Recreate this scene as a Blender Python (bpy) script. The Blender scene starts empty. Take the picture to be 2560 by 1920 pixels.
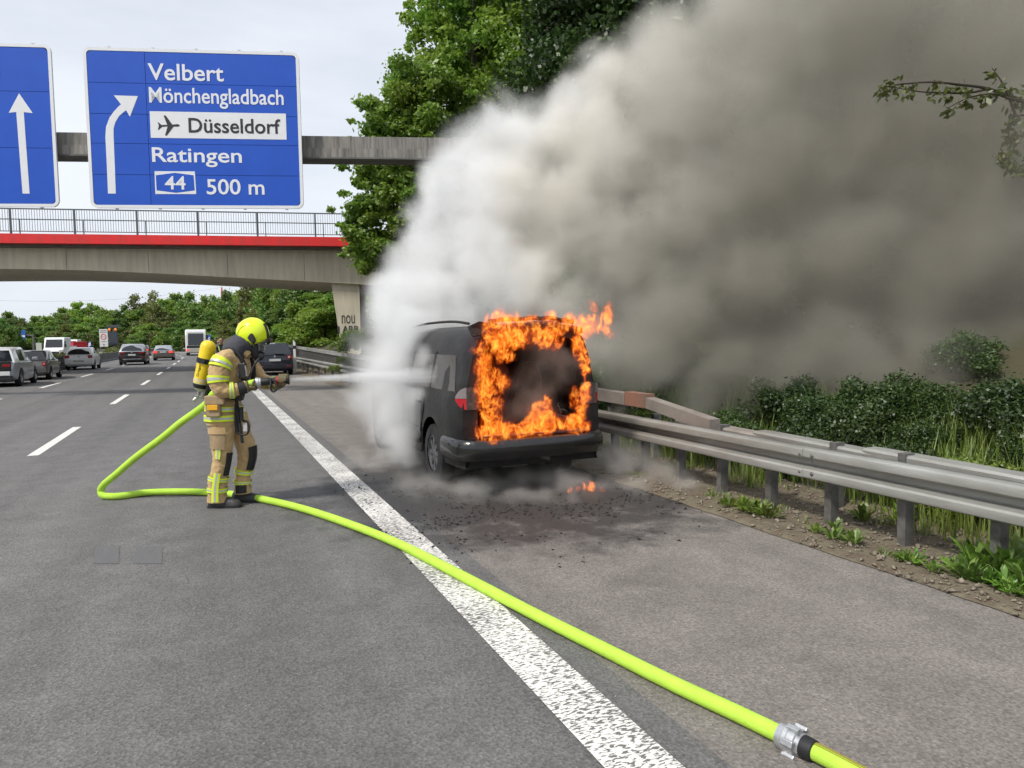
import bpy, bmesh, math, random
import numpy as np
from mathutils import Vector, Matrix
PI = math.pi; R = math.radians
sc = bpy.context.scene
col = sc.collection
# ------------------------------------------------------------------ camera, sky, sun, exposure
CAM_H = 1.62; F = 1775.0          # F: focal length for a frame 2560 wide
PSI = R(23.18); THETA = R(3.67); RHO = 0.015
_fw = Vector((math.sin(PSI)*math.cos(THETA), math.cos(PSI)*math.cos(THETA), -math.sin(THETA)))
_r0 = Vector((math.cos(PSI), -math.sin(PSI), 0)); _u0 = _r0.cross(_fw)
_rt = _r0*math.cos(RHO) - _u0*math.sin(RHO); _up = _u0*math.cos(RHO) + _r0*math.sin(RHO)
CAM = Vector((0, 0, CAM_H))
cd = bpy.data.cameras.new('camera'); cam = bpy.data.objects.new('camera', cd); col.objects.link(cam)
cd.sensor_width = 36; cd.lens = 36*F/2560; cd.clip_end = 6000; cd.clip_start = 0.05
m = Matrix((_rt, _up, -_fw)).transposed().to_4x4(); m.translation = CAM
cam.matrix_world = m; sc.camera = cam
SUN_AZ = R(-111); SUN_EL = R(50)    # where the sun stands: azimuth from +Y, clockwise
wd = bpy.data.worlds.new('World'); sc.world = wd; wd.use_nodes = True
wn = wd.node_tree.nodes; wl = wd.node_tree.links; wn.clear()
wo = wn.new('ShaderNodeOutputWorld'); bg = wn.new('ShaderNodeBackground'); sky = wn.new('ShaderNodeTexSky')
sky.sky_type = 'NISHITA'; sky.sun_disc = False; sky.sun_elevation = SUN_EL; sky.sun_rotation = SUN_AZ
sky.air_density = 1.0; sky.dust_density = 2.0; sky.ozone_density = 1.0
tc = wn.new('ShaderNodeTexCoord'); mp = wn.new('ShaderNodeMapping'); mp.inputs['Scale'].default_value = (1.0, 1.0, 3.2)
nz = wn.new('ShaderNodeTexNoise'); nz.inputs['Scale'].default_value = 1.7; nz.inputs['Detail'].default_value = 6; nz.inputs['Roughness'].default_value = 0.55
rp = wn.new('ShaderNodeMapRange'); rp.inputs['From Min'].default_value = 0.3; rp.inputs['From Max'].default_value = 0.68
rp.inputs['To Min'].default_value = 0.62; rp.inputs['To Max'].default_value = 0.97
mx = wn.new('ShaderNodeMix'); mx.data_type = 'RGBA'; mx.inputs['B'].default_value = (9.0, 9.5, 10.3, 1)   # thin bright cloud
wl.new(tc.outputs['Generated'], mp.inputs['Vector']); wl.new(mp.outputs['Vector'], nz.inputs['Vector'])
wl.new(nz.outputs['Fac'], rp.inputs['Value']); wl.new(rp.outputs['Result'], mx.inputs['Factor'])
wl.new(sky.outputs['Color'], mx.inputs['A']); wl.new(mx.outputs['Result'], bg.inputs['Color'])
bg.inputs['Strength'].default_value = 0.087
wl.new(bg.outputs['Background'], wo.inputs['Surface'])
sl = bpy.data.lights.new('sun', 'SUN'); sl.energy = 2.9; sl.angle = R(6); sl.color = (1.0, 0.955, 0.88)
so = bpy.data.objects.new('sun', sl); col.objects.link(so)
SUN_DIR = Vector((math.sin(SUN_AZ)*math.cos(SUN_EL), math.cos(SUN_AZ)*math.cos(SUN_EL), math.sin(SUN_EL)))
so.rotation_euler = (-SUN_DIR).to_track_quat('-Z', 'Y').to_euler()
vs = sc.view_settings; vs.view_transform = 'Standard'; vs.look = 'None'; vs.gamma = 1; vs.exposure = 0.25; vs.use_curve_mapping = False
cy = sc.cycles
cy.use_denoising = True; cy.denoiser = 'OPENIMAGEDENOISE'; cy.use_adaptive_sampling = True; cy.adaptive_threshold = 0.03
cy.max_bounces = 10; cy.diffuse_bounces = 4; cy.glossy_bounces = 3; cy.transmission_bounces = 4; cy.volume_bounces = 6; cy.transparent_max_bounces = 12
cy.volume_step_rate = 3.1; cy.volume_max_steps = 220
cy.sample_clamp_indirect = 6

def ray(px, py):
    return _fw + _rt*((px-1280)/F) - _up*((py-960)/F)
def P(px, py, D):
    """a point of the place, D metres down the optical axis, seen at px,py of the 2560x1920 photograph"""
    return CAM + ray(px, py)*D
def G(px, py, z=0.0):
    d = ray(px, py); return CAM + d*((z-CAM_H)/d.z)
def curve_off(t):
    """the road bends to the left beyond 80 m"""
    return 0.0 if t < 80 else -(t-80)**2/(2*300.0)

# ------------------------------------------------------------------ helpers: objects, materials, meshes
rnd = random.Random(7)
def tag(o, label=None, cat=None, group=None, kind=None):
    if label: o['label'] = label
    if cat: o['category'] = cat
    if group: o['group'] = group
    if kind: o['kind'] = kind
    return o
def empty(name, loc=(0,0,0), rz=0.0, label=None, cat=None, group=None):
    o = bpy.data.objects.new(name, None); col.objects.link(o); o.location = loc; o.rotation_euler = (0,0,rz)
    o.empty_display_size = 0.1
    return tag(o, label, cat, group)
def link(name, me, parent=None):
    o = bpy.data.objects.new(name, me); col.objects.link(o)
    if parent is not None: o.parent = parent
    return o
def copy_tree(o, parent=None):
    c = o.copy(); col.objects.link(c); c.parent = parent
    for ch in list(o.children):
        if ch.name in bpy.data.objects: copy_tree(ch, c)
    return c
class NT:
    """small wrapper for building node trees"""
    def __init__(s, tree): s.t = tree
    def n(s, typ, **kw):
        nd = s.t.nodes.new(typ)
        for k, v in kw.items():
            if k.startswith('i_'):
                key = k[2:].replace('_', ' ')
                nd.inputs[int(key) if key.isdigit() else key].default_value = v
            else: setattr(nd, k, v)
        return nd
    def l(s, a, b): s.t.links.new(a, b)
MATS = {}
def mat(name, base=(.5,.5,.5), rough=.6, metal=0.0, var=0.0, scale=8.0, var2=None, bump=0.0, bscale=60.0, spec=.5, coat=0.0, emit=None, alpha=None, stretch=(1,1,1), sheen=0, trans=0.0, coords='Object', detail=5.0):
    """principled material; var: how far a noise mixes the base towards var2 (default: darker)"""
    if name in MATS: return MATS[name]
    m = bpy.data.materials.new(name); m.use_nodes = True; MATS[name] = m
    t = NT(m.node_tree); b = m.node_tree.nodes['Principled BSDF']
    b.inputs['Base Color'].default_value = (*base, 1); b.inputs['Roughness'].default_value = rough; b.inputs['Metallic'].default_value = metal
    b.inputs['Specular IOR Level'].default_value = spec; b.inputs['Coat Weight'].default_value = coat
    if trans: b.inputs['Transmission Weight'].default_value = trans
    if sheen: b.inputs['Sheen Weight'].default_value = sheen
    if alpha is not None: b.inputs['Alpha'].default_value = alpha
    if emit: b.inputs['Emission Color'].default_value = (*emit[0], 1); b.inputs['Emission Strength'].default_value = emit[1]
    c = None
    if var or bump:
        c = t.n('ShaderNodeTexCoord'); mpn = t.n('ShaderNodeMapping'); mpn.inputs['Scale'].default_value = stretch
        t.l(c.outputs[coords], mpn.inputs['Vector'])
    if var:
        n = t.n('ShaderNodeTexNoise', i_Scale=scale, i_Detail=detail, i_Roughness=.62); t.l(mpn.outputs[0], n.inputs['Vector'])
        mr = t.n('ShaderNodeMapRange'); mr.inputs['From Min'].default_value = .32; mr.inputs['From Max'].default_value = .68
        mr.inputs['To Max'].default_value = var; t.l(n.outputs['Fac'], mr.inputs['Value'])
        x = t.n('ShaderNodeMix', data_type='RGBA'); x.inputs['A'].default_value = (*base, 1)
        d = var2 if var2 else tuple(v*.35 for v in base); x.inputs['B'].default_value = (*d, 1)
        t.l(mr.outputs[0], x.inputs['Factor']); t.l(x.outputs['Result'], b.inputs['Base Color'])
    if bump:
        n2 = t.n('ShaderNodeTexNoise', i_Scale=bscale, i_Detail=4.0); t.l(mpn.outputs[0], n2.inputs['Vector'])
        bp = t.n('ShaderNodeBump', i_Strength=bump, i_Distance=.02); t.l(n2.outputs['Fac'], bp.inputs['Height']); t.l(bp.outputs[0], b.inputs['Normal'])
    return m
def leaf_mat(name, c1, c2, c3, transl=.35):
    m = bpy.data.materials.new(name); m.use_nodes = True; MATS[name] = m; t = NT(m.node_tree); m.node_tree.nodes.clear()
    g = t.n('ShaderNodeNewGeometry'); oi = t.n('ShaderNodeObjectInfo')
    r = t.n('ShaderNodeValToRGB'); e = r.color_ramp.elements
    e[0].color = (*c1, 1); e[1].color = (*c3, 1); k = e.new(.55); k.color = (*c2, 1)
    t.l(g.outputs['Random Per Island'], r.inputs['Fac'])
    n = t.n('ShaderNodeTexNoise', i_Scale=.5, i_Detail=2.0); t.l(g.outputs['Position'], n.inputs['Vector'])
    hs = t.n('ShaderNodeHueSaturation'); t.l(r.outputs['Color'], hs.inputs['Color'])
    mr = t.n('ShaderNodeMapRange'); mr.inputs['To Min'].default_value = .72; mr.inputs['To Max'].default_value = 1.3
    t.l(oi.outputs['Random'], mr.inputs['Value']); t.l(mr.outputs[0], hs.inputs['Value'])
    mr2 = t.n('ShaderNodeMapRange'); mr2.inputs['From Min'].default_value = .3; mr2.inputs['From Max'].default_value = .7; mr2.inputs['To Min'].default_value = .472; mr2.inputs['To Max'].default_value = .515
    t.l(n.outputs['Fac'], mr2.inputs['Value']); t.l(mr2.outputs[0], hs.inputs['Hue'])
    d = t.n('ShaderNodeBsdfDiffuse'); tr = t.n('ShaderNodeBsdfTranslucent'); gl = t.n('ShaderNodeBsdfGlossy', i_Roughness=.45)
    mx1 = t.n('ShaderNodeMixShader', i_0=transl); mx2 = t.n('ShaderNodeMixShader', i_0=.05); o = t.n('ShaderNodeOutputMaterial')
    t.l(hs.outputs[0], d.inputs['Color']); t.l(hs.outputs[0], tr.inputs['Color'])
    t.l(d.outputs[0], mx1.inputs[1]); t.l(tr.outputs[0], mx1.inputs[2]); t.l(mx1.outputs[0], mx2.inputs[1]); t.l(gl.outputs[0], mx2.inputs[2]); t.l(mx2.outputs[0], o.inputs['Surface'])
    return m
class MB:
    """collects pieces of ONE mesh"""
    def __init__(s): s.v = []; s.f = []
    def add(s, v, f):
        k = len(s.v); s.v += [tuple(p) for p in v]; s.f += [tuple(i+k for i in q) for q in f]; return s
    def box(s, x0, x1, y0, y1, z0, z1):
        return s.add([(x0,y0,z0),(x1,y0,z0),(x1,y1,z0),(x0,y1,z0),(x0,y0,z1),(x1,y0,z1),(x1,y1,z1),(x0,y1,z1)],
              [(0,3,2,1),(4,5,6,7),(0,1,5,4),(1,2,6,5),(2,3,7,6),(3,0,4,7)])
    def obox(s, c, ax, hx, ay, hy, az, hz):
        c = Vector(c); ax = Vector(ax)*hx; ay = Vector(ay)*hy; az = Vector(az)*hz
        return s.add([c+i*ax+j*ay+k*az for k in (-1,1) for (i,j) in ((-1,-1),(1,-1),(1,1),(-1,1))],
              [(0,3,2,1),(4,5,6,7),(0,1,5,4),(1,2,6,5),(2,3,7,6),(3,0,4,7)])
    def rings(s, rs, cap0=True, cap1=True, closed=True):
        n = len(rs[0]); v = [p for r in rs for p in r]; f = []
        for i in range(len(rs)-1):
            for j in range(n if closed else n-1):
                a = i*n+j; b = i*n+(j+1) % n; f.append((a, b, b+n, a+n))
        if cap0 and closed: f.append(tuple(range(n-1, -1, -1)))
        if cap1 and closed: f.append(tuple((len(rs)-1)*n+j for j in range(n)))
        return s.add(v, f)
    def tube(s, pts, rad, n=10, ref=(0.13,.21,.97), cap=True):
        pts = [Vector(p) for p in pts]; rs = []
        if not hasattr(rad, '__len__'): rad = [rad]*len(pts)
        ref = Vector(ref); a = None
        for i, p in enumerate(pts):
            t = (pts[min(i+1, len(pts)-1)]-pts[max(i-1, 0)]).normalized()
            if a is None:
                a = ref-t*ref.dot(t)
                if a.length < .05: a = Vector((1,0,0))-t*t.x
            else: a = a-t*a.dot(t)
            a = a.normalized()
            b = t.cross(a)
            rs.append([p+a*rad[i]*math.cos(2*PI*k/n)+b*rad[i]*math.sin(2*PI*k/n) for k in range(n)])
        return s.rings(rs, cap, cap)
    def limb(s, pts, n=14, ref=(0,1,0), cap=True, off=0.0):
        """pts: (x,y,z,ra,rb); rb along ref, ra across"""
        rs = []
        for i, p in enumerate(pts):
            c = Vector(p[:3]); t = (Vector(pts[min(i+1, len(pts)-1)][:3])-Vector(pts[max(i-1, 0)][:3])).normalized()
            b = Vector(ref); b = (b-t*b.dot(t)).normalized(); a = b.cross(t)
            rs.append([c+a*(p[3]+off)*math.cos(2*PI*k/n)+b*(p[4]+off)*math.sin(2*PI*k/n) for k in range(n)])
        return s.rings(rs, cap, cap)
    def cyl(s, c0, c1, r0, r1=None, n=16, cap=True):
        return s.tube([c0, c1], [r0, r0 if r1 is None else r1], n, cap=cap)
    def lathe(s, o, ax, prof, n=20, cap=True):
        """prof: (distance along ax, radius)"""
        o = Vector(o); ax = Vector(ax).normalized(); a = ax.orthogonal().normalized(); b = ax.cross(a)
        return s.rings([[o+ax*h+a*r*math.cos(2*PI*k/n)+b*r*math.sin(2*PI*k/n) for k in range(n)] for h, r in prof], cap, cap)
    def prism(s, poly, y0, y1, plane='xz'):
        """polygon in x,z pushed along y (or in x,y along z)"""
        n = len(poly)
        q = (lambda p, d: (p[0], d, p[1])) if plane == 'xz' else ((lambda p, d: (p[0], p[1], d)) if plane == 'xy' else (lambda p, d: (d, p[0], p[1])))
        v = [q(p, y0) for p in poly]+[q(p, y1) for p in poly]
        f = [tuple(range(n)), tuple(range(2*n-1, n-1, -1))]+[(i, i+n, (i+1) % n+n, (i+1) % n) for i in range(n)]
        return s.add(v, f)
    def mesh(s, name, material=None, smooth=None):
        me = bpy.data.meshes.new(name); me.from_pydata(s.v, [], s.f)
        bm = bmesh.new(); bm.from_mesh(me); bmesh.ops.recalc_face_normals(bm, faces=bm.faces); bm.to_mesh(me); bm.free()
        if material: me.materials.append(material)
        if smooth:
            me.polygons.foreach_set('use_smooth', [True]*len(me.polygons)); me.set_sharp_from_angle(angle=R(smooth))
        return me
    def build(s, name, material=None, parent=None, smooth=None, bevel=None):
        o = link(name, s.mesh(name, material, smooth), parent)
        if bevel:
            b = o.modifiers.new('bevel', 'BEVEL'); b.width = bevel; b.segments = 2; b.limit_method = 'ANGLE'; b.angle_limit = R(35)
        return o
def fast_mesh(name, v, f, material, smooth=False):
    """numpy arrays to a mesh; f has one width"""
    me = bpy.data.meshes.new(name); k = f.shape[1]
    me.vertices.add(len(v)); me.vertices.foreach_set('co', np.asarray(v, dtype=np.float32).ravel())
    me.loops.add(f.size); me.loops.foreach_set('vertex_index', f.astype(np.int32).ravel())
    me.polygons.add(len(f)); me.polygons.foreach_set('loop_start', np.arange(0, f.size, k, dtype=np.int32))
    me.update(calc_edges=True)
    if smooth: me.polygons.foreach_set('use_smooth', [True]*len(f))
    if material: me.materials.append(material)
    return me
def interp(pts, s):
    """point at fraction s of a limb's length"""
    d = [0.0]
    for a, b in zip(pts, pts[1:]): d.append(d[-1]+(Vector(b[:3])-Vector(a[:3])).length)
    s *= d[-1]
    for i in range(len(d)-1):
        if s <= d[i+1] or i == len(d)-2:
            u = (s-d[i])/max(1e-9, d[i+1]-d[i]); return tuple(x+(y-x)*u for x, y in zip(pts[i], pts[i+1]))
def smooth_path(pts, k=6):
    """Catmull-Rom through pts (tuples of any width)"""
    out = []; n = len(pts)
    for i in range(n-1):
        p0, p1, p2, p3 = pts[max(i-1, 0)], pts[i], pts[i+1], pts[min(i+2, n-1)]
        for j in range(k):
            u = j/k
            out.append(tuple(.5*((2*b)+(-a+c)*u+(2*a-5*b+4*c-d)*u*u+(-a+3*b-3*c+d)*u**3) for a, b, c, d in zip(p0, p1, p2, p3)))
    out.append(tuple(pts[-1])); return out
_dg_count = 0
def text_mesh(body, material, extrude=.004, bold=0.0):
    cu = bpy.data.curves.new('lettering', 'FONT'); cu.body = body; cu.extrude = extrude; cu.size = 1.0; cu.offset = bold; cu.resolution_u = 4
    o = bpy.data.objects.new('lettering', cu); col.objects.link(o); bpy.context.view_layer.update()
    me = bpy.data.meshes.new_from_object(o.evaluated_get(bpy.context.evaluated_depsgraph_get()))
    bpy.data.objects.remove(o); bpy.data.curves.remove(cu); me.materials.clear(); me.materials.append(material)
    v = np.empty(len(me.vertices)*3, dtype=np.float32); me.vertices.foreach_get('co', v); v = v.reshape(-1, 3)
    return me, v
def lettering(body, name, material, parent, x0, x1, z0, z1, y, ex=.004, bold=.0, flip=False):
    """lettering in the x,z plane fitted to the box x0..x1, z0..z1 (the box of its ink)"""
    me, v = text_mesh(body, material, 1.0, bold)
    lo = v.min(0); hi = v.max(0); w = np.empty_like(v)
    w[:, 0] = x0+(v[:, 0]-lo[0])/(hi[0]-lo[0])*(x1-x0)
    w[:, 2] = z0+(v[:, 1]-lo[1])/(hi[1]-lo[1])*(z1-z0)
    w[:, 1] = y-(v[:, 2])*ex
    me.vertices.foreach_set('co', w.ravel()); me.update()
    return link(name, me, parent)
# ------------------------------------------------------------------ setting: ground, road, markings
LINE_R, LINE_1, LINE_2, LINE_3, WALL = 1.45, -2.42, -5.9, -8.5, -8.95
def asphalt(name, base, warm, speck=.5, soot=False):
    m = bpy.data.materials.new(name); m.use_nodes = True; MATS[name] = m; t = NT(m.node_tree); b = m.node_tree.nodes['Principled BSDF']
    g = t.n('ShaderNodeNewGeometry')
    big = t.n('ShaderNodeTexNoise', i_Scale=.35, i_Detail=5.0); mid = t.n('ShaderNodeTexNoise', i_Scale=3.0, i_Detail=6.0, i_Roughness=.6)
    mp_ = t.n('ShaderNodeMapping'); mp_.inputs['Scale'].default_value = (1.0, .12, 1.0); t.l(g.outputs['Position'], mp_.inputs['Vector'])
    t.l(mp_.outputs[0], big.inputs['Vector']); t.l(g.outputs['Position'], mid.inputs['Vector'])
    fine = t.n('ShaderNodeTexNoise', i_Scale=70.0, i_Detail=3.0, i_Roughness=.7); t.l(g.outputs['Position'], fine.inputs['Vector'])
    vo = t.n('ShaderNodeTexVoronoi', i_Scale=75.0); t.l(g.outputs['Position'], vo.inputs['Vector'])
    c = t.n('ShaderNodeMix', data_type='RGBA'); c.inputs['A'].default_value = (*base, 1); c.inputs['B'].default_value = (*warm, 1)
    r1 = t.n('ShaderNodeMapRange'); r1.inputs['From Min'].default_value = .35; r1.inputs['From Max'].default_value = .65; t.l(big.outputs['Fac'], r1.inputs['Value']); t.l(r1.outputs[0], c.inputs['Factor'])
    def mul(a, fac_socket, lo, hi, f0=.3, f1=.7):
        r = t.n('ShaderNodeMapRange'); r.inputs['From Min'].default_value = f0; r.inputs['From Max'].default_value = f1; r.inputs['To Min'].default_value = lo; r.inputs['To Max'].default_value = hi
        t.l(fac_socket, r.inputs['Value'])
        x = t.n('ShaderNodeMix', data_type='RGBA', blend_type='MULTIPLY'); x.inputs['Factor'].default_value = 1
        t.l(a, x.inputs['A']); t.l(r.outputs[0], x.inputs['B']); return x.outputs['Result']
    o = mul(c.outputs['Result'], mid.outputs['Fac'], .86, 1.13)
    trk = t.n('ShaderNodeTexNoise', i_Scale=1.0, i_Detail=3.0); mt = t.n('ShaderNodeMapping'); mt.inputs['Scale'].default_value = (1.7, .035, 1.0); t.l(g.outputs['Position'], mt.inputs['Vector']); t.l(mt.outputs[0], trk.inputs['Vector']); o = mul(o, trk.outputs['Fac'], .84, 1.14)
    st_ = t.n('ShaderNodeTexNoise', i_Scale=.9, i_Detail=7.0, i_Roughness=.7); t.l(g.outputs['Position'], st_.inputs['Vector']); o = mul(o, st_.outputs['Fac'], .80, 1.0, .30, .42)
    o = mul(o, fine.outputs['Fac'], 1-speck, 1+speck*.9)
    wn_ = t.n('ShaderNodeTexWhiteNoise', noise_dimensions='3D'); t.l(vo.outputs['Position'], wn_.inputs['Vector'])
    o = mul(o, wn_.outputs['Value'], .78, 1.24, 0, 1)
    if soot:
        # burnt film and wet ash left on the surface round the wreck
        sx = t.n('ShaderNodeVectorMath', operation='SUBTRACT'); sx.inputs[1].default_value = (3.0, 7.2, 0); t.l(g.outputs['Position'], sx.inputs[0])
        sy = t.n('ShaderNodeVectorMath', operation='DIVIDE'); sy.inputs[1].default_value = (2.1, 2.5, 1); t.l(sx.outputs[0], sy.inputs[0])
        ln = t.n('ShaderNodeVectorMath', operation='LENGTH'); t.l(sy.outputs[0], ln.inputs[0])
        nn = t.n('ShaderNodeTexNoise', i_Scale=2.2, i_Detail=8.0, i_Roughness=.72); t.l(g.outputs['Position'], nn.inputs['Vector'])
        ad = t.n('ShaderNodeMath', operation='MULTIPLY_ADD'); ad.inputs[1].default_value = 1.6; t.l(nn.outputs['Fac'], ad.inputs[0]); t.l(ln.outputs['Value'], ad.inputs[2])
        rr = t.n('ShaderNodeMapRange'); rr.inputs['From Min'].default_value = 1.55; rr.inputs['From Max'].default_value = 1.95; rr.inputs['To Min'].default_value = .82; rr.inputs['To Max'].default_value = 0
        t.l(ad.outputs[0], rr.inputs['Value'])
        x = t.n('ShaderNodeMix', data_type='RGBA'); x.inputs['B'].default_value = (.022, .022, .023, 1); t.l(rr.outputs[0], x.inputs['Factor']); t.l(o, x.inputs['A']); o = x.outputs['Result']
        ro = t.n('ShaderNodeMapRange'); ro.inputs['To Min'].default_value = .85; ro.inputs['To Max'].default_value = .5; t.l(rr.outputs[0], ro.inputs['Value']); t.l(ro.outputs[0], b.inputs['Roughness'])
    else: b.inputs['Roughness'].default_value = .85
    t.l(o, b.inputs['Base Color'])
    bp = t.n('ShaderNodeBump', i_Strength=.55, i_Distance=.006); t.l(vo.outputs['Distance'], bp.inputs['Height']); t.l(bp.outputs[0], b.inputs['Normal'])
    b.inputs['Specular IOR Level'].default_value = .35
    return m
M_ASPH = asphalt('asphalt_lane', (.128,.124,.121), (.15,.145,.141), .30, True)
M_SHOUL = asphalt('asphalt_shoulder', (.175,.158,.143), (.215,.195,.175), .30, True)
def strip(name, l0, l1, t0, t1, z, material, parent=None, dt=4.0, kind='structure'):
    """a sheet that follows the road between two offsets"""
    ts = np.arange(t0, t1+.01, dt) if t1 > 80 else np.array([t0, t1]); v = []; f = []
    for i, t in enumerate(ts):
        c = curve_off(t); v += [(l0+c, t, z), (l1+c, t, z)]
        if i: k = 2*i; f.append((k-2, k-1, k+1, k))
    o = link(name, fast_mesh(name, np.array(v), np.array(f), material), parent)
    if parent is None: tag(o, kind=kind)
    return o
# ground: one sheet to the horizon
M_EARTH = mat('meadow', (.055,.075,.022), .95, var=.9, scale=.6, var2=(.085,.07,.04), bump=.4, bscale=25)
ground = strip('ground', -2500, 2500, -60, 4000, -.02, M_EARTH, dt=4060)
road = strip('road', -9.4, 1.75, -20, 330, 0, M_ASPH)
shoulder = strip('hard_shoulder', 1.75, 4.37, -20, 330, 0.0, M_SHOUL)
opposite = strip('opposite_carriageway', -24.5, -10.4, -20, 330, .002, M_ASPH)
# paint
def paint(name, worn):
    m = bpy.data.materials.new(name); m.use_nodes = True; t = NT(m.node_tree); b = m.node_tree.nodes['Principled BSDF']
    g = t.n('ShaderNodeNewGeometry'); mp_ = t.n('ShaderNodeMapping'); mp_.inputs['Scale'].default_value = (30, 85, 20) ; t.l(g.outputs['Position'], mp_.inputs['Vector'])
    n = t.n('ShaderNodeTexNoise', i_Scale=1.0, i_Detail=3.0, i_Roughness=.55, i_Distortion=.5); t.l(mp_.outputs[0], n.inputs['Vector'])
    n2 = t.n('ShaderNodeTexNoise', i_Scale=1.3, i_Detail=3.0); t.l(g.outputs['Position'], n2.inputs['Vector'])
    # the paint bead wears through along the middle of the strip and stays whole at far stretches
    ad = t.n('ShaderNodeMath', operation='MULTIPLY_ADD'); ad.inputs[1].default_value = .35; t.l(n2.outputs['Fac'], ad.inputs[0]); t.l(n.outputs['Fac'], ad.inputs[2])
    r = t.n('ShaderNodeMapRange'); r.inputs['From Min'].default_value = worn; r.inputs['From Max'].default_value = worn+.035; t.l(ad.outputs[0], r.inputs['Value'])
    x = t.n('ShaderNodeMix', data_type='RGBA'); x.inputs['A'].default_value = (.15,.142,.135,1); x.inputs['B'].default_value = (.72,.70,.66,1)
    t.l(r.outputs[0], x.inputs['Factor']); t.l(x.outputs['Result'], b.inputs['Base Color']); b.inputs['Roughness'].default_value = .7
    bp = t.n('ShaderNodeBump', i_Strength=.8, i_Distance=.004); t.l(r.outputs[0], bp.inputs['Height']); t.l(bp.outputs[0], b.inputs['Normal'])
    return m
M_LINE = paint('worn_edge_paint', .615); M_DASH = paint('lane_paint', .5)
e = strip('edge_line', LINE_R-.137, LINE_R+.137, -3, 328, .004, M_LINE, road)
e2 = strip('edge_line', LINE_3-.08, LINE_3+.08, -3, 328, .004, M_DASH, road)
e3 = strip('edge_line', -11.0, -10.85, -3, 328, .006, M_DASH, opposite)
def dashes(L, first, parent, period, length, upto, w=.075, z=.004):
    t = first
    while t < upto:
        strip('lane_dash', L-w, L+w, t, t+length, z, M_DASH, parent, dt=length)
        t += period
d0 = G(150.4, 1091); d1 = G(303.8, 994.3); d2 = G(368.5, 953.6); d3 = G(401.8, 932.6)
PER = 11.6
dashes(LINE_1, d0.y-2.4, road, PER*.83, 3.9, 150)
e0 = G(123.7, 962.5)
dashes(LINE_2, e0.y-2.2-PER*.83*2, road, PER*.83, 3.9, 150)
dashes(-14.6, 40, opposite, 12, 4, 160, z=.006); dashes(-18.3, 40, opposite, 12, 4, 160, z=.006)
# two dark sealed rectangles ground into the right lane
M_SEAL = mat('rubbed_asphalt', (.106,.104,.104), .75, var=1.0, scale=9, var2=(.125,.123,.124), stretch=(6,.5,1), coords='Object')
for (x0, x1) in ((232, 297), (335, 405)):
    a = G(x0, 1410); b = G(x1, 1410); c = G(x1+2, 1365); d = G(x0+8, 1367)
    link('scraped_patch', fast_mesh('scraped_patch', np.array([(p.x, p.y, .003) for p in (a, b, c, d)]), np.array([[0,1,2,3]]), M_SEAL), road)
# verge of trodden earth and gravel beside the shoulder
M_VERGE = mat('verge_earth', (.105,.075,.052), .95, var=1.0, scale=7, var2=(.17,.15,.10), bump=1.0, bscale=30, detail=9)
def terrain(name, l0, l1, t0, t1, nl, nt, hf, material):
    ls = np.linspace(l0, l1, nl); ts = np.linspace(t0, t1, nt); v = []
    for t in ts:
        for l in ls: v.append((l+curve_off(t), t, hf(l, t)))
    idx = np.arange(nl*nt).reshape(nt, nl)
    f = np.stack([idx[:-1, :-1], idx[:-1, 1:], idx[1:, 1:], idx[1:, :-1]], -1).reshape(-1, 4)
    return tag(link(name, fast_mesh(name, np.array(v), f, material, True)), kind='structure')
from mathutils import noise as mnoise
def nz2(x, y, s): return mnoise.noise(Vector((x*s, y*s, 3.7)))
def edge_l(t): return 4.17+.05*nz2(0, t, 1.1)+.03*nz2(5, t, 4)
def bank_z(l, t):
    z = .012+.05*nz2(l, t, .9)*min(1, (l-4.15)/.5)+.02*nz2(l, t, 5)
    if l > 4.6: z += .05*min(1, (l-4.6)/.8)
    if l > 6.0: z += (l-6.0)*.42+.35*nz2(l, t, .35)*min(1, (l-6)/2)
    return z
def verge_z(l, t):
    if l < 4.2: return .016
    return max(.02, bank_z(l, t))
v = terrain('verge', 4.1, 6.0, -4, 120, 26, 620, lambda l, t: verge_z(l, t) if l > edge_l(t) else .004, M_VERGE)
# ragged inner edge: pull the first vertices to the crumbling rim of the asphalt
me = v.data
for i in range(0, len(me.vertices), 26):
    p = me.vertices[i].co; p.x = edge_l(p.y)+curve_off(p.y)-.02; p.z = .006
M_BANK = mat('bank_soil', (.045,.05,.022), .95, var=.9, scale=1.6, var2=(.07,.055,.03), bump=.8, bscale=20)
terrain('embankment', 5.98, 26, -6, 150, 50, 150, lambda l, t: bank_z(l, t)-.005, M_BANK)
M_MED = mat('median_soil', (.08,.085,.03), .95, var=.9, scale=2)
strip('median', -10.4, -9.2, -20, 330, .3, M_MED)
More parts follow.
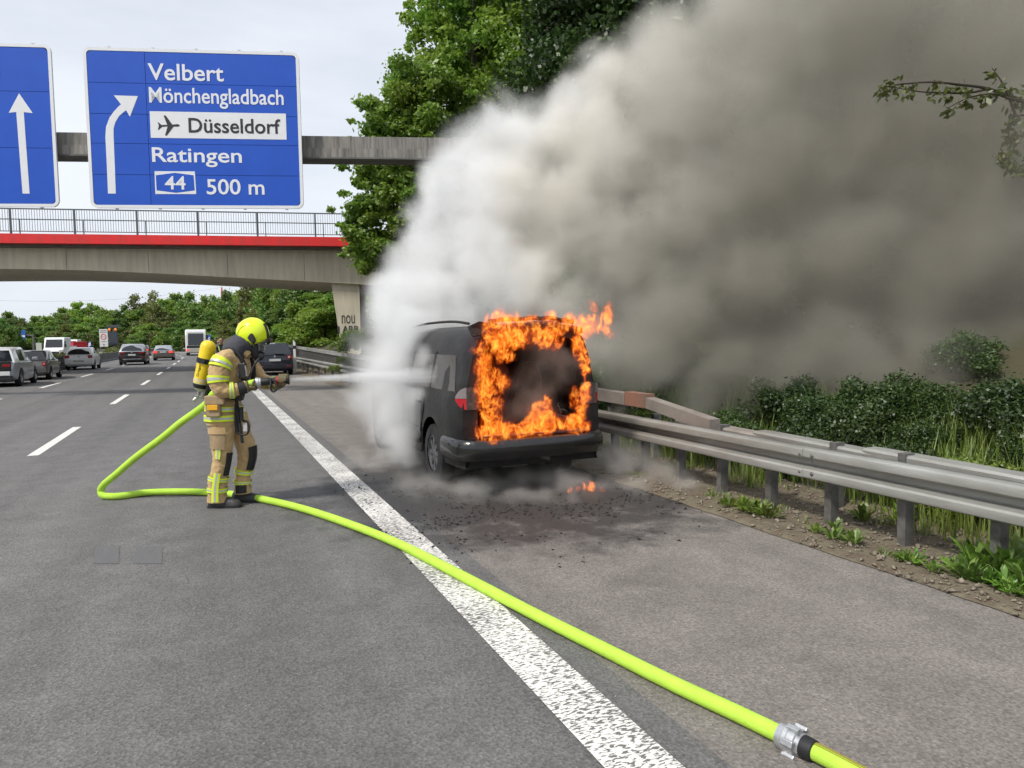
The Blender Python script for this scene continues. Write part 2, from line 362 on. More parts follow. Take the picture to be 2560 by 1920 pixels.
# loose chippings, ash and charred crumbs (nobody could count them)
def scatter(name, pts, smin, smax, material, label, cat, seed=1, flat=.6, z=0.0):
    rs = np.random.RandomState(seed); n = len(pts); P_ = np.asarray(pts)
    base = np.array([(1,0,0),(-.5,.87,0),(-.6,-.8,0),(.1,.1,1),(0,0,-.4)], dtype=float)
    f0 = np.array([(0,1,3),(1,2,3),(2,0,3),(1,0,4),(2,1,4),(0,2,4)])
    s = rs.uniform(smin, smax, n)*(rs.rand(n)**1.5*1.2+.4); a = rs.uniform(0, 2*PI, n)
    J = base[None]*(1+.5*rs.uniform(-1, 1, (n, 5, 3))); J[:, :, 2] *= flat
    x = J[:, :, 0]*np.cos(a)[:, None]-J[:, :, 1]*np.sin(a)[:, None]; y = J[:, :, 0]*np.sin(a)[:, None]+J[:, :, 1]*np.cos(a)[:, None]
    V = np.stack([x, y, J[:, :, 2]], -1)*s[:, None, None]+P_[:, None, :]+np.array([0, 0, z])
    Fc = (f0[None]+(np.arange(n)*5)[:, None, None]).reshape(-1, 3)
    return tag(link(name, fast_mesh(name, V.reshape(-1, 3), Fc, material)), label, cat, kind='stuff')
rs = np.random.RandomState(3)
pts = []
while len(pts) < 2500:
    l = rs.uniform(1.2, 5.2); t = rs.uniform(4.4, 11.0)
    d = math.hypot((l-3.1)/1.9, (t-6.5)/1.5)
    if rs.rand() < math.exp(-d*d*1.25)*(.35+nz2(l, t, 2.1)): pts.append((l, t, .004))
scatter('ash_debris', pts, .003, .016, mat('charred_crumbs', (.02,.02,.021), .8, var=.7, scale=30, var2=(.05,.048,.045)), 'black ash and charred crumbs strewn round the burning car', 'ash', 5)
pts = [(l, t, max(.012, verge_z(l, t))+.006) for l, t in zip(rs.uniform(4.14, 6.0, 9000), rs.rand(9000)**1.5*16+.5)]
scatter('verge_gravel', pts, .006, .026, mat('chippings', (.30,.26,.20), .9, var=1.0, scale=30, var2=(.11,.085,.06)), 'pale chippings and dry leaves on the trodden verge', 'gravel', 6)
pts = [(l, t, .004) for l, t in zip(rs.uniform(-6, 4.3, 170), rs.uniform(2, 16, 170))]
scatter('road_grit', pts, .003, .013, mat('white_grit', (.42,.41,.39), .9), 'small pale grit lying on the asphalt', 'grit', 7, flat=.35)

# ------------------------------------------------------------------ guardrails
M_GALV = mat('galvanised_steel', (.46,.465,.44), .58, .4, var=1.0, scale=2.4, var2=(.27,.26,.23), bump=.10, bscale=50, stretch=(1,.4,3))
M_GALV_B = mat('galvanised_sooted', (.34,.305,.27), .65, .25, var=1.0, scale=2.2, var2=(.21,.175,.15), bump=.12, bscale=40)
M_POST = mat('weathered_post', (.20,.195,.185), .65, .45, var=.85, scale=9, var2=(.09,.085,.08), bump=.2)
M_RUST = mat('scorched_red_lead', (.31,.14,.09), .75, .05, var=1.0, scale=4, var2=(.19,.12,.09))
WPROF = [(.06,.312),(.02,.312),(-.03,.306),(-.05,.293),(-.055,.27),(-.052,.225),(-.04,.208),(.05,.186),(.058,.176),(.058,.134),(.05,.124),(-.04,.102),(-.052,.085),(-.055,.04),(-.05,.017),(-.03,.004),(.02,-.002),(.06,-.002)]
def soot_film(m):
    # brown soot deposited on the steel where the plume sweeps over it
    t = NT(m.node_tree); b = m.node_tree.nodes['Principled BSDF']; src = b.inputs['Base Color'].links[0].from_socket
    g = t.n('ShaderNodeNewGeometry'); s = t.n('ShaderNodeSeparateXYZ'); t.l(g.outputs['Position'], s.inputs[0]); n = t.n('ShaderNodeTexNoise', i_Scale=3.5, i_Detail=6.0); t.l(g.outputs['Position'], n.inputs['Vector'])
    a = t.n('ShaderNodeMath', operation='MULTIPLY_ADD'); a.inputs[1].default_value = 3.2; t.l(n.outputs['Fac'], a.inputs[0]); t.l(s.outputs['Y'], a.inputs[2])
    r = t.n('ShaderNodeMapRange'); r.inputs['From Min'].default_value = 6.6; r.inputs['From Max'].default_value = 9.2; r.inputs['To Max'].default_value = .8; t.l(a.outputs[0], r.inputs['Value'])
    r2 = t.n('ShaderNodeMapRange'); r2.inputs['From Min'].default_value = 12; r2.inputs['From Max'].default_value = 15; r2.inputs['To Min'].default_value = 1; r2.inputs['To Max'].default_value = 0; t.l(s.outputs['Y'], r2.inputs['Value'])
    mu = t.n('ShaderNodeMath', operation='MULTIPLY'); t.l(r.outputs[0], mu.inputs[0]); t.l(r2.outputs[0], mu.inputs[1])
    x = t.n('ShaderNodeMix', data_type='RGBA'); x.inputs['B'].default_value = (.20,.165,.135,1); t.l(src, x.inputs['A']); t.l(mu.outputs[0], x.inputs['Factor']); t.l(x.outputs['Result'], b.inputs['Base Color'])
    mr = t.n('ShaderNodeMapRange'); mr.inputs['To Min'].default_value = .55; mr.inputs['To Max'].default_value = 0; t.l(mu.outputs[0], mr.inputs['Value']); t.l(mr.outputs[0], b.inputs['Metallic'])
soot_film(M_GALV)
def wbeam(L, t0, t1, z0, zfun, side=1, lip=.0):
    """a corrugated beam section, with thickness"""
    mb = MB(); ts = [t0, (t0+t1)/2, t1]; rs_ = []
    for t in ts:
        c = curve_off(t); zz = zfun(t)
        out = [(L+c+side*x-lip*side, t, z0+zz+z*.84) for x, z in WPROF]; inn = [(L+c+side*(x+.004)-lip*side, t, z0+zz+z*.84) for x, z in reversed(WPROF)]
        rs_.append(out+inn)
    return mb.rings(rs_)
def cpost(L, t, z0, z1, side=1):
    mb = MB(); h = .05; d = .09; k = .009; c = curve_off(t)
    out = [(-d/2,-h),(d/2,-h),(d/2,-h+k),(-d/2+k,-h+k),(-d/2+k,h-k),(d/2,h-k),(d/2,h),(-d/2,h)]
    # open side of the channel towards the traffic
    mb.rings([[(L+c+y*.9, t+x*.75, z) for x, y in out] for z in (z0, z1)]); return mb
zr = lambda t: .40+.0026*max(0, t-4)
gr = empty('guardrail', (4.7, 4, 0), 0, 'long galvanised crash barrier on channel posts, its far part sooted, beside the hard shoulder', 'guardrail')
def child(o, parent):
    o.parent = parent; o.matrix_parent_inverse = Matrix.Translation(-Vector(parent.location)) if True else None; return o
ts = [-6+.0]; SEC = 3.9
edges = [-7.2, -3.3, .6, 4.6, 8.5, 12.4]+[12.4+3.9*i for i in range(1, 11)]+[51.4+8*i for i in range(1, 13)]
edges = [e_+.02 for e_ in edges]
for i, (a, b) in enumerate(zip(edges, edges[1:])):
    o = wbeam(4.64, a-.12 if i else a, b, 0, zr, 1, lip=.006*(i % 2)).build('beam', M_GALV, gr, 22); o.matrix_parent_inverse = Matrix.Translation((-4.7, -4, 0))
    if -3 < b < 14:
        for zz in (.053, .205):
            for dt in (-.09, -.22 if b > 4 else -.3):
                m_ = MB().lathe((4.59, b+dt, zr(b)+zz), (-1,0,0), [(-.01,.019),(.004,.019),(.012,.013),(.016,.004)], 10)
                o = m_.build('bolt', M_POST, gr, 40); o.matrix_parent_inverse = Matrix.Translation((-4.7, -4, 0))
pt = [3.68-.69*3, 3.68-.69*2, 3.68-.69, 3.68]+[3.68+.69*i for i in range(1, 16)]+[14.2+2.0*i for i in range(16)]+[50+4*i for i in range(18)]
for t in pt:
    o = cpost(4.78, t, -.1, zr(t)+.24).build('post', M_POST, gr); o.matrix_parent_inverse = Matrix.Translation((-4.7, -4, 0))
# the opposite face of the double barrier
gb = empty('guardrail', (5.3, 4, 0), 0, 'rear beam of overlapping steel trays behind the near crash barrier', 'guardrail')
# trays: shallow upturned channel profile, each lapping over the next
tr = [-4.6, -2.2, .0, 1.55, 3.05, 4.4, 5.75, 7.1]
for i, (a, b) in enumerate(zip(tr, tr[1:])):
    z = .605-.004*i
    prof = [(-.17, -.05), (-.17, -.008), (-.14, .012), (.14, .012), (.17, -.008), (.17, -.05)]
    rs_ = []
    for t, s_ in ((a-.05, 1.0), (b-.06, 1.0), (b, .97), (b+.05, .88)):
        lift = .02 if t > b-.1 else (.0 if t > a+.1 else -.004)
        rs_.append([(5.31+x*s_*.58, t, z+lift+zz) for x, zz in prof]+[(5.31+x*s_*.54, t, z+lift+zz-.006) for x, zz in reversed(prof)])
    o = MB().rings(rs_).build('tray', M_GALV if b < 6 else M_GALV_B, gb, 35); o.matrix_parent_inverse = Matrix.Translation((-5.3, -4, 0))
for t in (.9, 2.6, 4.05, 4.75, 6.3, 7.6):
    o = MB().box(5.2, 5.31, t-.035, t+.035, -.1, .63).build('post', M_POST, gb); o.matrix_parent_inverse = Matrix.Translation((-5.3, -4, 0))
# upper box rail starting by the burnt car and running under the bridge
gu = empty('upper_barrier', (4.95, 9, 0), 0, 'upper box rail with slats above the crash barrier, its ramped end scorched red', 'barrier')
def up_z(t): return .75+.0125*max(0, t-7.5)
def boxrail(t0, t1, za, zb, h=.15, w=.07, L=4.93):
    c0, c1 = curve_off(t0), curve_off(t1)
    return MB().rings([[(L+c0-w, t0, za), (L+c0+w, t0, za), (L+c0+w, t0, za+h), (L+c0-w, t0, za+h)], [(L+c1-w, t1, zb), (L+c1+w, t1, zb), (L+c1+w, t1, zb+h), (L+c1-w, t1, zb+h)]])
def addu(mb, n, m_, **k):
    o = mb.build(n, m_, gu, **k); o.matrix_parent_inverse = Matrix.Translation((-4.95, -9, 0)); return o
addu(boxrail(6.05, 7.25, .60, up_z(7.3), .13), 'ramp', M_GALV_B)
addu(boxrail(7.26, 7.72, up_z(7.3), up_z(7.7), .17), 'end_box', M_RUST)
t = 7.73
while t < 60:
    addu(boxrail(t, t+1.97, up_z(t), up_z(t+1.97)), 'rail', M_GALV_B if t < 11 else M_GALV)
    t += 2.0
t = 8.2
sl_me = MB().box(-.012, .012, -.03, .03, 0, 1).mesh('slat', M_POST)
while t < 58:
    o = link('slat', sl_me, gu); z0 = zr(t)+.2; o.location = (4.93-4.95, t-9, z0); o.scale = (1, 1, up_z(t)-z0+.01)
    t += .19 if t > 18 else .6

# concrete wall on the median, plants growing behind it
M_WALL = mat('grimy_concrete', (.11,.105,.098), .9, var=.9, scale=1.5, var2=(.05,.048,.046), bump=.3, bscale=30, stretch=(1,.3,1.5))
wall = empty('median_wall', (WALL, 40, 0), 0, 'low grimy concrete wall along the median', 'wall')
t = -12.0
while t < 200:
    a, b = t, t+5.97; ca, cb = curve_off(a), curve_off(b)
    pr = [(.28,0),(.28,.08),(.1,.25),(.06,.80),(-.14,.80),(-.18,.25),(-.36,.08),(-.36,0)]
    o = MB().rings([[(WALL+ca+x, a, z) for x, z in pr], [(WALL+cb+x, b, z) for x, z in pr]]).build('wall_segment', M_WALL, wall); o.matrix_parent_inverse = Matrix.Translation((-WALL, -40, 0))
    t += 6.0
# far crash barriers
def far_rail(L, t0, t1, label, step=6.0, kind=1):
    g_ = empty('guardrail', (L, t0, 0), 0, label, 'guardrail'); t = t0
    while t < t1:
        a, b = t, t+step; mb = MB()
        rs_ = []
        for q in (a, b): c = curve_off(q); rs_.append([(L+c-.04, q, .45), (L+c+.04, q, .45), (L+c+.04, q, .76), (L+c-.04, q, .76)])
        o = mb.rings(rs_).build('beam', M_GALV, g_); o.matrix_parent_inverse = Matrix.Translation((-L, -t0, 0))
        c = curve_off(a); o = MB().box(L+c+.04, L+c+.12, a-.04, a+.04, 0, .7).build('post', M_POST, g_); o.matrix_parent_inverse = Matrix.Translation((-L, -t0, 0))
        t = b
far_rail(5.0, 146, 320, 'pale crash barrier following the far bend of the road below the wood')
far_rail(-25.2, 60, 260, 'pale crash barrier on the outer side of the opposite carriageway')
# ------------------------------------------------------------------ gantry with direction signs
M_BLUE = mat('sign_blue', (.009,.075,.46), .42, var=.5, scale=1.1, var2=(.014,.10,.56), spec=.4)
M_WHITE = mat('sign_white', (.74,.75,.77), .45, var=.25, scale=3, var2=(.62,.63,.64))
M_BLACK = mat('sign_black', (.012,.013,.015), .5)
M_ALU = mat('aluminium_edge', (.62,.63,.64), .4, .4, var=.5, scale=4)
M_CONC_D = mat('streaked_concrete', (.30,.285,.26), .9, var=1.0, scale=2.2, var2=(.12,.112,.10), stretch=(5,5,.45), bump=.2, bscale=30)
M_SEAM = mat('sign_back', (.05,.055,.075), .7)
GA = R(6.0)                                     # the gantry's plane against the picture's plane
def frame_at(o, pt, ang):
    o.location = pt; o.rotation_euler = (0, 0, -PSI+ang)
def arrow(shaft, head, material, parent, y):
    """arrow as one plate: shaft = list of (left,right) points pairs, head = polygon"""
    mb = MB(); n = len(shaft); v = []; f = []
    for (a, b) in shaft: v += [(a[0], y, a[1]), (b[0], y, b[1]), (a[0], y+.006, a[1]), (b[0], y+.006, b[1])]
    for i in range(n-1):
        k = 4*i; f += [(k, k+1, k+5, k+4), (k+2, k+6, k+7, k+3), (k, k+4, k+6, k+2), (k+1, k+3, k+7, k+5)]
    f += [(0, 2, 3, 1), (4*n-4, 4*n-3, 4*n-1, 4*n-2)]
    mb.add(v, f); mb.prism(head, y-.0012, y+.006)
    return mb.build('arrow', material, parent)
def rrect(w, h, r, k=5, inset=0.0):
    w0, h0 = w/2-inset, h/2-inset; r = max(.01, r-inset); pts = []
    for cx, cz, a0 in ((w0-r, h0-r, 0), (-w0+r, h0-r, PI/2), (-w0+r, -h0+r, PI), (w0-r, -h0+r, 1.5*PI)):
        for i in range(k+1): a = a0+i*PI/2/k; pts.append((cx+r*math.cos(a), cz+r*math.sin(a)))
    return pts
def sign_board(name, label, W, H, cols, rows, pt):
    s = empty(name, (0,0,0), 0, label, 'road sign', 'direction signs on the gantry'); frame_at(s, pt, GA)
    o1, o2 = rrect(W, H, .19), rrect(W, H, .19, inset=.085)
    mb = MB(); n = len(o1)
    v = [(x, -.01, z) for x, z in o1]+[(x, -.01, z) for x, z in o2]+[(x, .05, z) for x, z in o1]+[(x, .05, z) for x, z in o2]
    f = []
    for i in range(n):
        j = (i+1) % n; f += [(i, j, n+j, n+i), (2*n+i, 3*n+i, 3*n+j, 2*n+j), (i, 2*n+i, 2*n+j, j), (n+i, n+j, 3*n+j, 3*n+i)]
    mb.add(v, f).build('border', M_WHITE, s)
    MB().prism(rrect(W, H, .19, inset=.03), .03, .055).build('backing', M_SEAM, s)
    w0, h0 = W/2-.083, H/2-.083; g = .006
    xs = [-w0]+[-w0+2*w0*c for c in cols]+[w0]; zs = [h0]+[h0-2*h0*r_ for r_ in rows]+[-h0]
    for i in range(len(xs)-1):
        for j in range(len(zs)-1):
            x0, x1, z1, z0 = xs[i]+g, xs[i+1]-g, zs[j]-g, zs[j+1]+g; dy = rnd.uniform(-.0015, .0015); c = .1
            pts = [(x0, z0), (x1, z0), (x1, z1), (x0, z1)]
            # outer corners are cut round
            if i == 0 and j == 0: pts = [(x0, z0), (x1, z0), (x1, z1), (x0+c, z1), (x0, z1-c)]
            if i == len(xs)-2 and j == 0: pts = [(x0, z0), (x1, z0), (x1, z1-c), (x1-c, z1), (x0, z1)]
            if i == 0 and j == len(zs)-2: pts = [(x0+c, z0), (x1, z0), (x1, z1), (x0, z1), (x0, z0+c)]
            if i == len(xs)-2 and j == len(zs)-2: pts = [(x0, z0), (x1-c, z0), (x1, z0+c), (x1, z1), (x0, z1)]
            MB().prism(pts, dy, .028).build('panel', M_BLUE, s)
    for k in range(5):
        x = -W/2+W*(k+.5)/5+.1
        MB().box(x-.035, x+.035, .0, .06, H/2+.002, H/2+.035).build('clip', M_ALU, s); MB().box(x-.035, x+.035, .0, .06, -H/2-.03, -H/2-.002).build('clip', M_ALU, s)
    return s, w0, h0
DG = 20.2; px2m = DG/F
# outer frame of the exit sign in the photograph: 228..733 px wide, 126..514 px high
SW, SH = 5.86, 4.42
ctr = P(489, 324, DG)
sg, w0, h0 = sign_board('exit_sign', 'blue exit sign for Velbert, Moenchengladbach and Ratingen with a bent arrow', SW, SH, (.272,), (.205, .405, .597, .80), ctr)
def uz(x, z): return (-w0+2*w0*x, h0-2*h0*z)
def uvz(zx, zy):
    """from readings on the sign's picture (its blue field has corners 470,268 1457,298 503,1022 1487,1025) to fractions"""
    v_ = (zy-270)/(1022-270)
    for _ in range(4):
        xl = 470+(503-470)*v_; xr = 1457+(1487-1457)*v_; u_ = (zx-xl)/(xr-xl)
        yt = 268+(298-268)*u_; yb = 1022+3*u_; v_ = (zy-yt)/(yb-yt)
    return u_, v_
def sz(zx, zy): return uz(*uvz(zx, zy))
YF = -.006
def sign_text(body, x0, x1, ytop, ybase, material=M_WHITE, y=YF, bold=.012):
    a = sz(x0, ybase); b = sz(x1, ytop); zb = sz((x0+x1)/2, ybase)[1]; zt = sz((x0+x1)/2, ytop)[1]
    return lettering(body, 'lettering', material, sg, a[0], b[0], zb, zt, y, bold=bold)
sign_text('Velbert', 758, 1110, 338, 418)
sign_text('Mönchengladbach', 764, 1398, 455, 553)
sign_text('Ratingen', 777, 1198, 742, 836)
sign_text('500 m', 1034, 1308, 895, 971)
a = sz(769, 693); b = sz(1411, 577); MB().box(a[0], b[0], -.006, .0, a[1], b[1]).build('name_panel', M_WHITE, sg)
sign_text('Düsseldorf', 948, 1383, 600, 672, M_BLACK, -.011)
def poly(pts): return [sz(*p) for p in pts]
plane_pts = [(906,633),(897,627),(870,629),(838,584),(829,586),(846,630),(820,631),(803,617),(801,619),(807,633),(803,654),(806,655),(822,640),(848,638),(836,681),(844,683),(876,639),(899,639)]
MB().prism(poly(plane_pts), -.011, -.005).build('aeroplane_symbol', M_BLACK, sg)
sh = [((569,966),(605,966)),((563,800),(600,800)),((558,690),(596,690)),((561,640),(596,648)),((577,595),(604,618)),((598,565),(621,588)),((620,540),(646,565)),((632,530),(660,555))]
arrow([(sz(*p), sz(*q)) for p, q in sh], poly([(598,487),(709,491),(672,591),(655,560),(628,527)]), M_WHITE, sg, -.006)
# motorway number in its six-sided frame
o1 = poly([(786,856),(976,857),(983,968),(790,968)]); mb = MB(); mb.prism(o1, -.006, 0); mb.build('number_border', M_WHITE, sg)
MB().prism(poly([(792,876),(882,864),(970,876),(976,950),(888,962),(796,950)]), -.009, -.004).build('number_field', M_BLUE, sg)
sign_text('44', 836, 931, 880, 946, M_WHITE, -.013)
# the neighbouring sign, cut by the frame
c2 = P(142-SW/2/px2m*.5-95, 317, DG-.3) if False else None
right_edge = P(137.5, 316, DG-.25); ax = Vector((math.cos(-PSI+GA), math.sin(-PSI+GA), 0))
SH2 = 4.47
s2, _, _ = sign_board('straight_on_sign', 'blue sign with a straight white arrow, beside the exit sign on the gantry', SW, SH2, (.27,), (.28, .64), right_edge-ax*(SW/2)+Vector((0, 0, 0)))
def off2(px, py): # metres on the second sign right of its centre and above its centre
    return SW/2-(137.5+(py-316)*.035-px)*px2m*.985, (316-py)*px2m
ar = [((off2(65, 480)), (off2(74, 480))), ((off2(57, 283)), (off2(69, 283)))]
a_ = off2(58, 480); b_ = off2(74.5, 480); c_ = off2(47.5, 283); d_ = off2(65, 283)
arrow([(a_, b_), (c_, d_)], [off2(30, 285), off2(55, 238), off2(86, 285), off2(66, 283), off2(46.5, 283)], M_WHITE, s2, -.006)
p0 = off2(-6, 224); p1 = off2(9.5, 186); lettering('f', 'letter', M_WHITE, s2, p0[0]+.02, p1[0]+.02, p0[1], p1[1], -.006, bold=.012)
# beam and the post beyond the smoke
gn = empty('sign_gantry', (0,0,0), 0, 'grey concrete gantry beam streaked with black, carrying the blue signs over the lanes', 'gantry')
bp_ = P(700, 368, DG+.68); frame_at(gn, bp_, GA)
MB().box(-26, 8.0, .0, .5, -.02, .34).build('beam_upper_web', M_CONC_D, gn)
MB().box(-26, 8.0, -.05, .6, -.28, -.025).build('beam_lower_web', M_CONC_D, gn)
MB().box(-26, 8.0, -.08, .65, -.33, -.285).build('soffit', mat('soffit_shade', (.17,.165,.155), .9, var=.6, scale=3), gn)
MB().box(7.6, 8.2, .0, .6, -bp_.z, .34).build('post', M_CONC_D, gn); MB().box(-26.4, -25.8, .0, .6, -bp_.z, .34).build('post', M_CONC_D, gn)
for x in (-4.55, -2.4, -1.2, -9.0, -11.5):
    MB().box(x-.05, x+.05, -.36, -.085, -1.6, 1.9).build('bracket', M_ALU, gn)

# ------------------------------------------------------------------ road bridge
M_RED = mat('red_fascia', (.80,.014,.016), .55, var=.8, scale=1.3, var2=(.52,.035,.03), stretch=(2.5,2.5,.4))
M_CONC = mat('bridge_concrete', (.66,.60,.46), .9, var=.8, scale=1.2, var2=(.46,.42,.32), stretch=(3,3,.35), bump=.15, bscale=25)
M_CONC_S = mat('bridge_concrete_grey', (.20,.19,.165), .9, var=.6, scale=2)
M_RAILP = mat('grey_railing_paint', (.11,.125,.13), .6, .2, var=.5, scale=6)
DB = 39.0; BA = R(9.0)
br = empty('road_bridge', (0,0,0), 0, 'concrete road bridge with bright red fascia and grey railing over the motorway', 'bridge')
b0 = P(835, 700, DB); b0.z = 0; frame_at(br, b0, BA)   # foot of the pier's left front corner, x to the right along the bridge
XL, XR = -46.0, 16.0
def bz(px, py): # height of a picture point on the bridge front, its x from the pier
    d = ray(px, py); ex = Vector((math.cos(-PSI+BA), math.sin(-PSI+BA), 0)); ny = Vector((-ex.y, ex.x, 0))
    s_ = (b0-CAM).dot(ny)/d.dot(ny); q = CAM+d*s_; return ((q-b0).dot(ex), q.z)
xa, za = bz(10, 585); xb, zb = bz(820, 594)
f_top = lambda x: za+(zb-za)*(x-xa)/(xb-xa)
h_red = bz(400, 583)[1]-bz(400, 606)[1]
low = [bz(0, 668), bz(200, 672), bz(400, 681), bz(600, 692), bz(830, 704)]
def low_z(x):
    if x < low[0][0]:
        # mirrored haunch further left
        k = low[0][1]; return k-.0016*(low[0][0]-x)**2*.55
    for (x0, z0), (x1, z1) in zip(low, low[1:]):
        if x <= x1: return z0+(z1-z0)*(x-x0)/(x1-x0)
    return low[-1][1]-.12*min(1, (x-low[-1][0])/2) if x < 2 else low[-1][1]-.1
def profile_strip(name, ztop, zbot, y0, y1, material, xs):
    mb = MB(); mb.rings([[(x, y0, zbot(x)), (x, y1, zbot(x)), (x, y1, ztop(x)), (x, y0, ztop(x))] for x in xs]); return mb.build(name, material, br)
xs = list(np.linspace(XL, XR, 40))
profile_strip('fascia', f_top, lambda x: f_top(x)-h_red, -.25, .2, M_RED, xs)
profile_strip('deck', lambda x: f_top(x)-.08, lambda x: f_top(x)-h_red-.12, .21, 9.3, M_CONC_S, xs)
profile_strip('girder', lambda x: f_top(x)-h_red-.125, low_z, .75, 8.7, M_CONC, xs)
profile_strip('fascia', f_top, lambda x: f_top(x)-h_red, 9.31, 9.6, M_RED, xs)
pw = bz(897, 760)[0]
pt_ = low[-1][1]-.35
def pier(x0):
    # battered pier: narrower at the foot on the road side
    mb = MB(); mb.rings([[(x0-.25, 1.0, pt_+.36), (x0+pw, 1.0, pt_+.36), (x0+pw, 8.4, pt_+.36), (x0-.25, 8.4, pt_+.36)], [(x0+.38, 1.0, -.3), (x0+pw, 1.0, -.3), (x0+pw, 8.4, -.3), (x0+.38, 8.4, -.3)]]); return mb.build('pier', M_CONC, br)
pier(0); pier(-30.5)
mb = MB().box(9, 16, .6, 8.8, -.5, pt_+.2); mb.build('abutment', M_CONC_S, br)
# form-work joints on the girder
for x in np.arange(-30, 9, 4.05):
    MB().box(x-.012, x+.012, .742, .752, low_z(x)+.06, f_top(x)-h_red-.3).build('joint', M_CONC_S, br)
# graffiti, flat paint on the pier front
M_SPRAY = mat('black_spray_paint', (.025,.025,.03), .6, var=.5, scale=14, var2=(.09,.085,.08))
def graf(body, px0, px1, py0, py1, bold=.0, name='graffiti'):
    a = bz(px0, py1); b = bz(px1, py0); return lettering(body, name, M_SPRAY, br, a[0], b[0], a[1], b[1], .985, .001, bold)
graf('ARB', 852, 894, 813, 832, .03); graf('OK2', 853, 894, 835, 860, .03); graf('nou', 851, 884, 786, 808, -.002); graf('I', 840, 845, 815, 832)
# railing
rl = 'railing'
zt = bz(400, 526)[1]-f_top(bz(400, 526)[0]); zm = bz(400, 552)[1]-f_top(bz(400, 552)[0])
def rail_bar(name, dz, h):
    mb = MB(); mb.rings([[(x, -.05, f_top(x)+dz-h), (x, .0, f_top(x)+dz-h), (x, .0, f_top(x)+dz), (x, -.05, f_top(x)+dz)] for x in xs]); return mb.build(name, M_RAILP, br)
rail_bar('handrail', zt, .06); rail_bar('middle_rail', zm, .045); rail_bar('lower_rail', .17, .04)
x = bz(27, 560)[0]; stp = bz(187, 560)[0]-x; px_ = []
while x > XL: x -= stp
x += stp
while x < 9:
    MB().box(x-.04, x+.04, -.07, .02, f_top(x)-.01, f_top(x)+zt-.061).build('post', M_RAILP, br); MB().box(x+stp*.14-.02, x+stp*.14+.02, -.05, .0, f_top(x), f_top(x)+zm-.046).build('strut', M_RAILP, br); px_.append(x); x += stp
mb = MB(); x = XL
while x < 9:
    mb.box(x-.008, x+.008, -.035, -.015, f_top(x)+.13, f_top(x)+zt-.03); x += .125
tag(mb.build('bars', M_RAILP, br), kind='stuff')
# ------------------------------------------------------------------ trees, shrubs, grass
ML_A = leaf_mat('leaves_fresh', (.125,.23,.03), (.195,.33,.04), (.27,.41,.065), .5)
ML_B = leaf_mat('leaves_deep', (.07,.15,.024), (.115,.225,.035), (.175,.29,.05), .42)
ML_C = leaf_mat('leaves_olive', (.090,.120,.022), (.140,.175,.034), (.190,.215,.052), .38)
ML_G = leaf_mat('grass_blades', (.090,.150,.024), (.140,.225,.036), (.210,.285,.065), .35)
ML_D = leaf_mat('leaves_bank_shade_tint', (.022,.052,.010), (.038,.082,.016), (.068,.120,.024), .34)  # shade over the right bank is put into this darker leaf colour
M_BARK = mat('bark', (.075,.06,.045), .95, var=.8, scale=6, stretch=(1,1,.2), bump=.6, bscale=20)
def leaf_cloud(name, clumps, n, size, material, seed, aspect=1.5, up=.35, shell=.2):
    """clumps: (x,y,z,rx,ry,rz); n leaves, each a pointed four-cornered blade with a fold"""
    r = np.random.RandomState(seed); C = np.array(clumps, dtype=float)
    w = (C[:, 3]*C[:, 4]*C[:, 5])**(2/3.); k = r.choice(len(C), n, p=w/w.sum())
    d = r.normal(size=(n, 3)); d /= np.linalg.norm(d, axis=1)[:, None]
    rad = np.where(r.rand(n) < shell, 1-.22*r.rand(n)**1.4, r.rand(n)**.45)
    rad *= 1+.34*np.abs(r.normal(size=n))*(r.rand(n) < .35)
    pos = C[k, :3]+d*rad[:, None]*C[k, 3:6]
    nrm = d*.32+np.array([0, 0, up+.1])+r.normal(size=(n, 3))*.6; nrm /= np.linalg.norm(nrm, axis=1)[:, None]
    a = np.cross(nrm, r.normal(size=(n, 3))); a /= np.linalg.norm(a, axis=1)[:, None]; b = np.cross(nrm, a)
    s = size*(.55+.9*r.rand(n))[:, None]
    V = np.stack([pos-a*s*aspect*.5, pos+b*s*.5-nrm*s*.12, pos+a*s*aspect*.5-nrm*s*.15, pos-b*s*.5-nrm*s*.12], 1)
    f = np.arange(n*4).reshape(n, 4)
    return fast_mesh(name, V.reshape(-1, 3), f, material)
def crown_clumps(seed, c, r, n, rc, flat=.8):
    q = np.random.RandomState(seed); out = []
    for i in range(n):
        d = q.normal(size=3); d /= np.linalg.norm(d)
        if d[2] < -.55: d[2] *= -.5
        u = q.rand()**.38; k = rc*(.65+.7*q.rand())
        out.append((c[0]+d[0]*u*r[0], c[1]+d[1]*u*r[1], c[2]+d[2]*u*r[2], k, k, k*flat))
    return out
def trunk_mesh(h, r, seed, limbs=7, spread=2.5, c0=.35, lean=0.0):
    q = random.Random(seed); mb = MB()
    path = [(lean*u*u+q.uniform(-.08, .08)*h*.06, q.uniform(-.06, .06)*h*.06, h*u) for u in (0, .2, .4, .6, .8, 1)]
    mb.tube(path, [r*1.25, r*.95, r*.8, r*.6, r*.35, r*.12], 9)
    for i in range(limbs):
        u = c0+(1-c0)*.85*i/limbs; a = i*2.4+q.uniform(-.5, .5); b = Vector(path[min(5, int(u*5))]).lerp(Vector(path[min(5, int(u*5)+1)]), u*5-int(u*5)); L = spread*(1.1-.6*u)
        e1 = b+Vector((math.cos(a)*L*.5, math.sin(a)*L*.5, L*.35)); e2 = b+Vector((math.cos(a)*L, math.sin(a)*L, L*.75))
        mb.tube([b, e1, e2], [r*.42*(1.2-u), r*.28*(1.2-u), r*.08], 6)
    return mb.mesh('trunk', M_BARK, 60)
TREES = {}
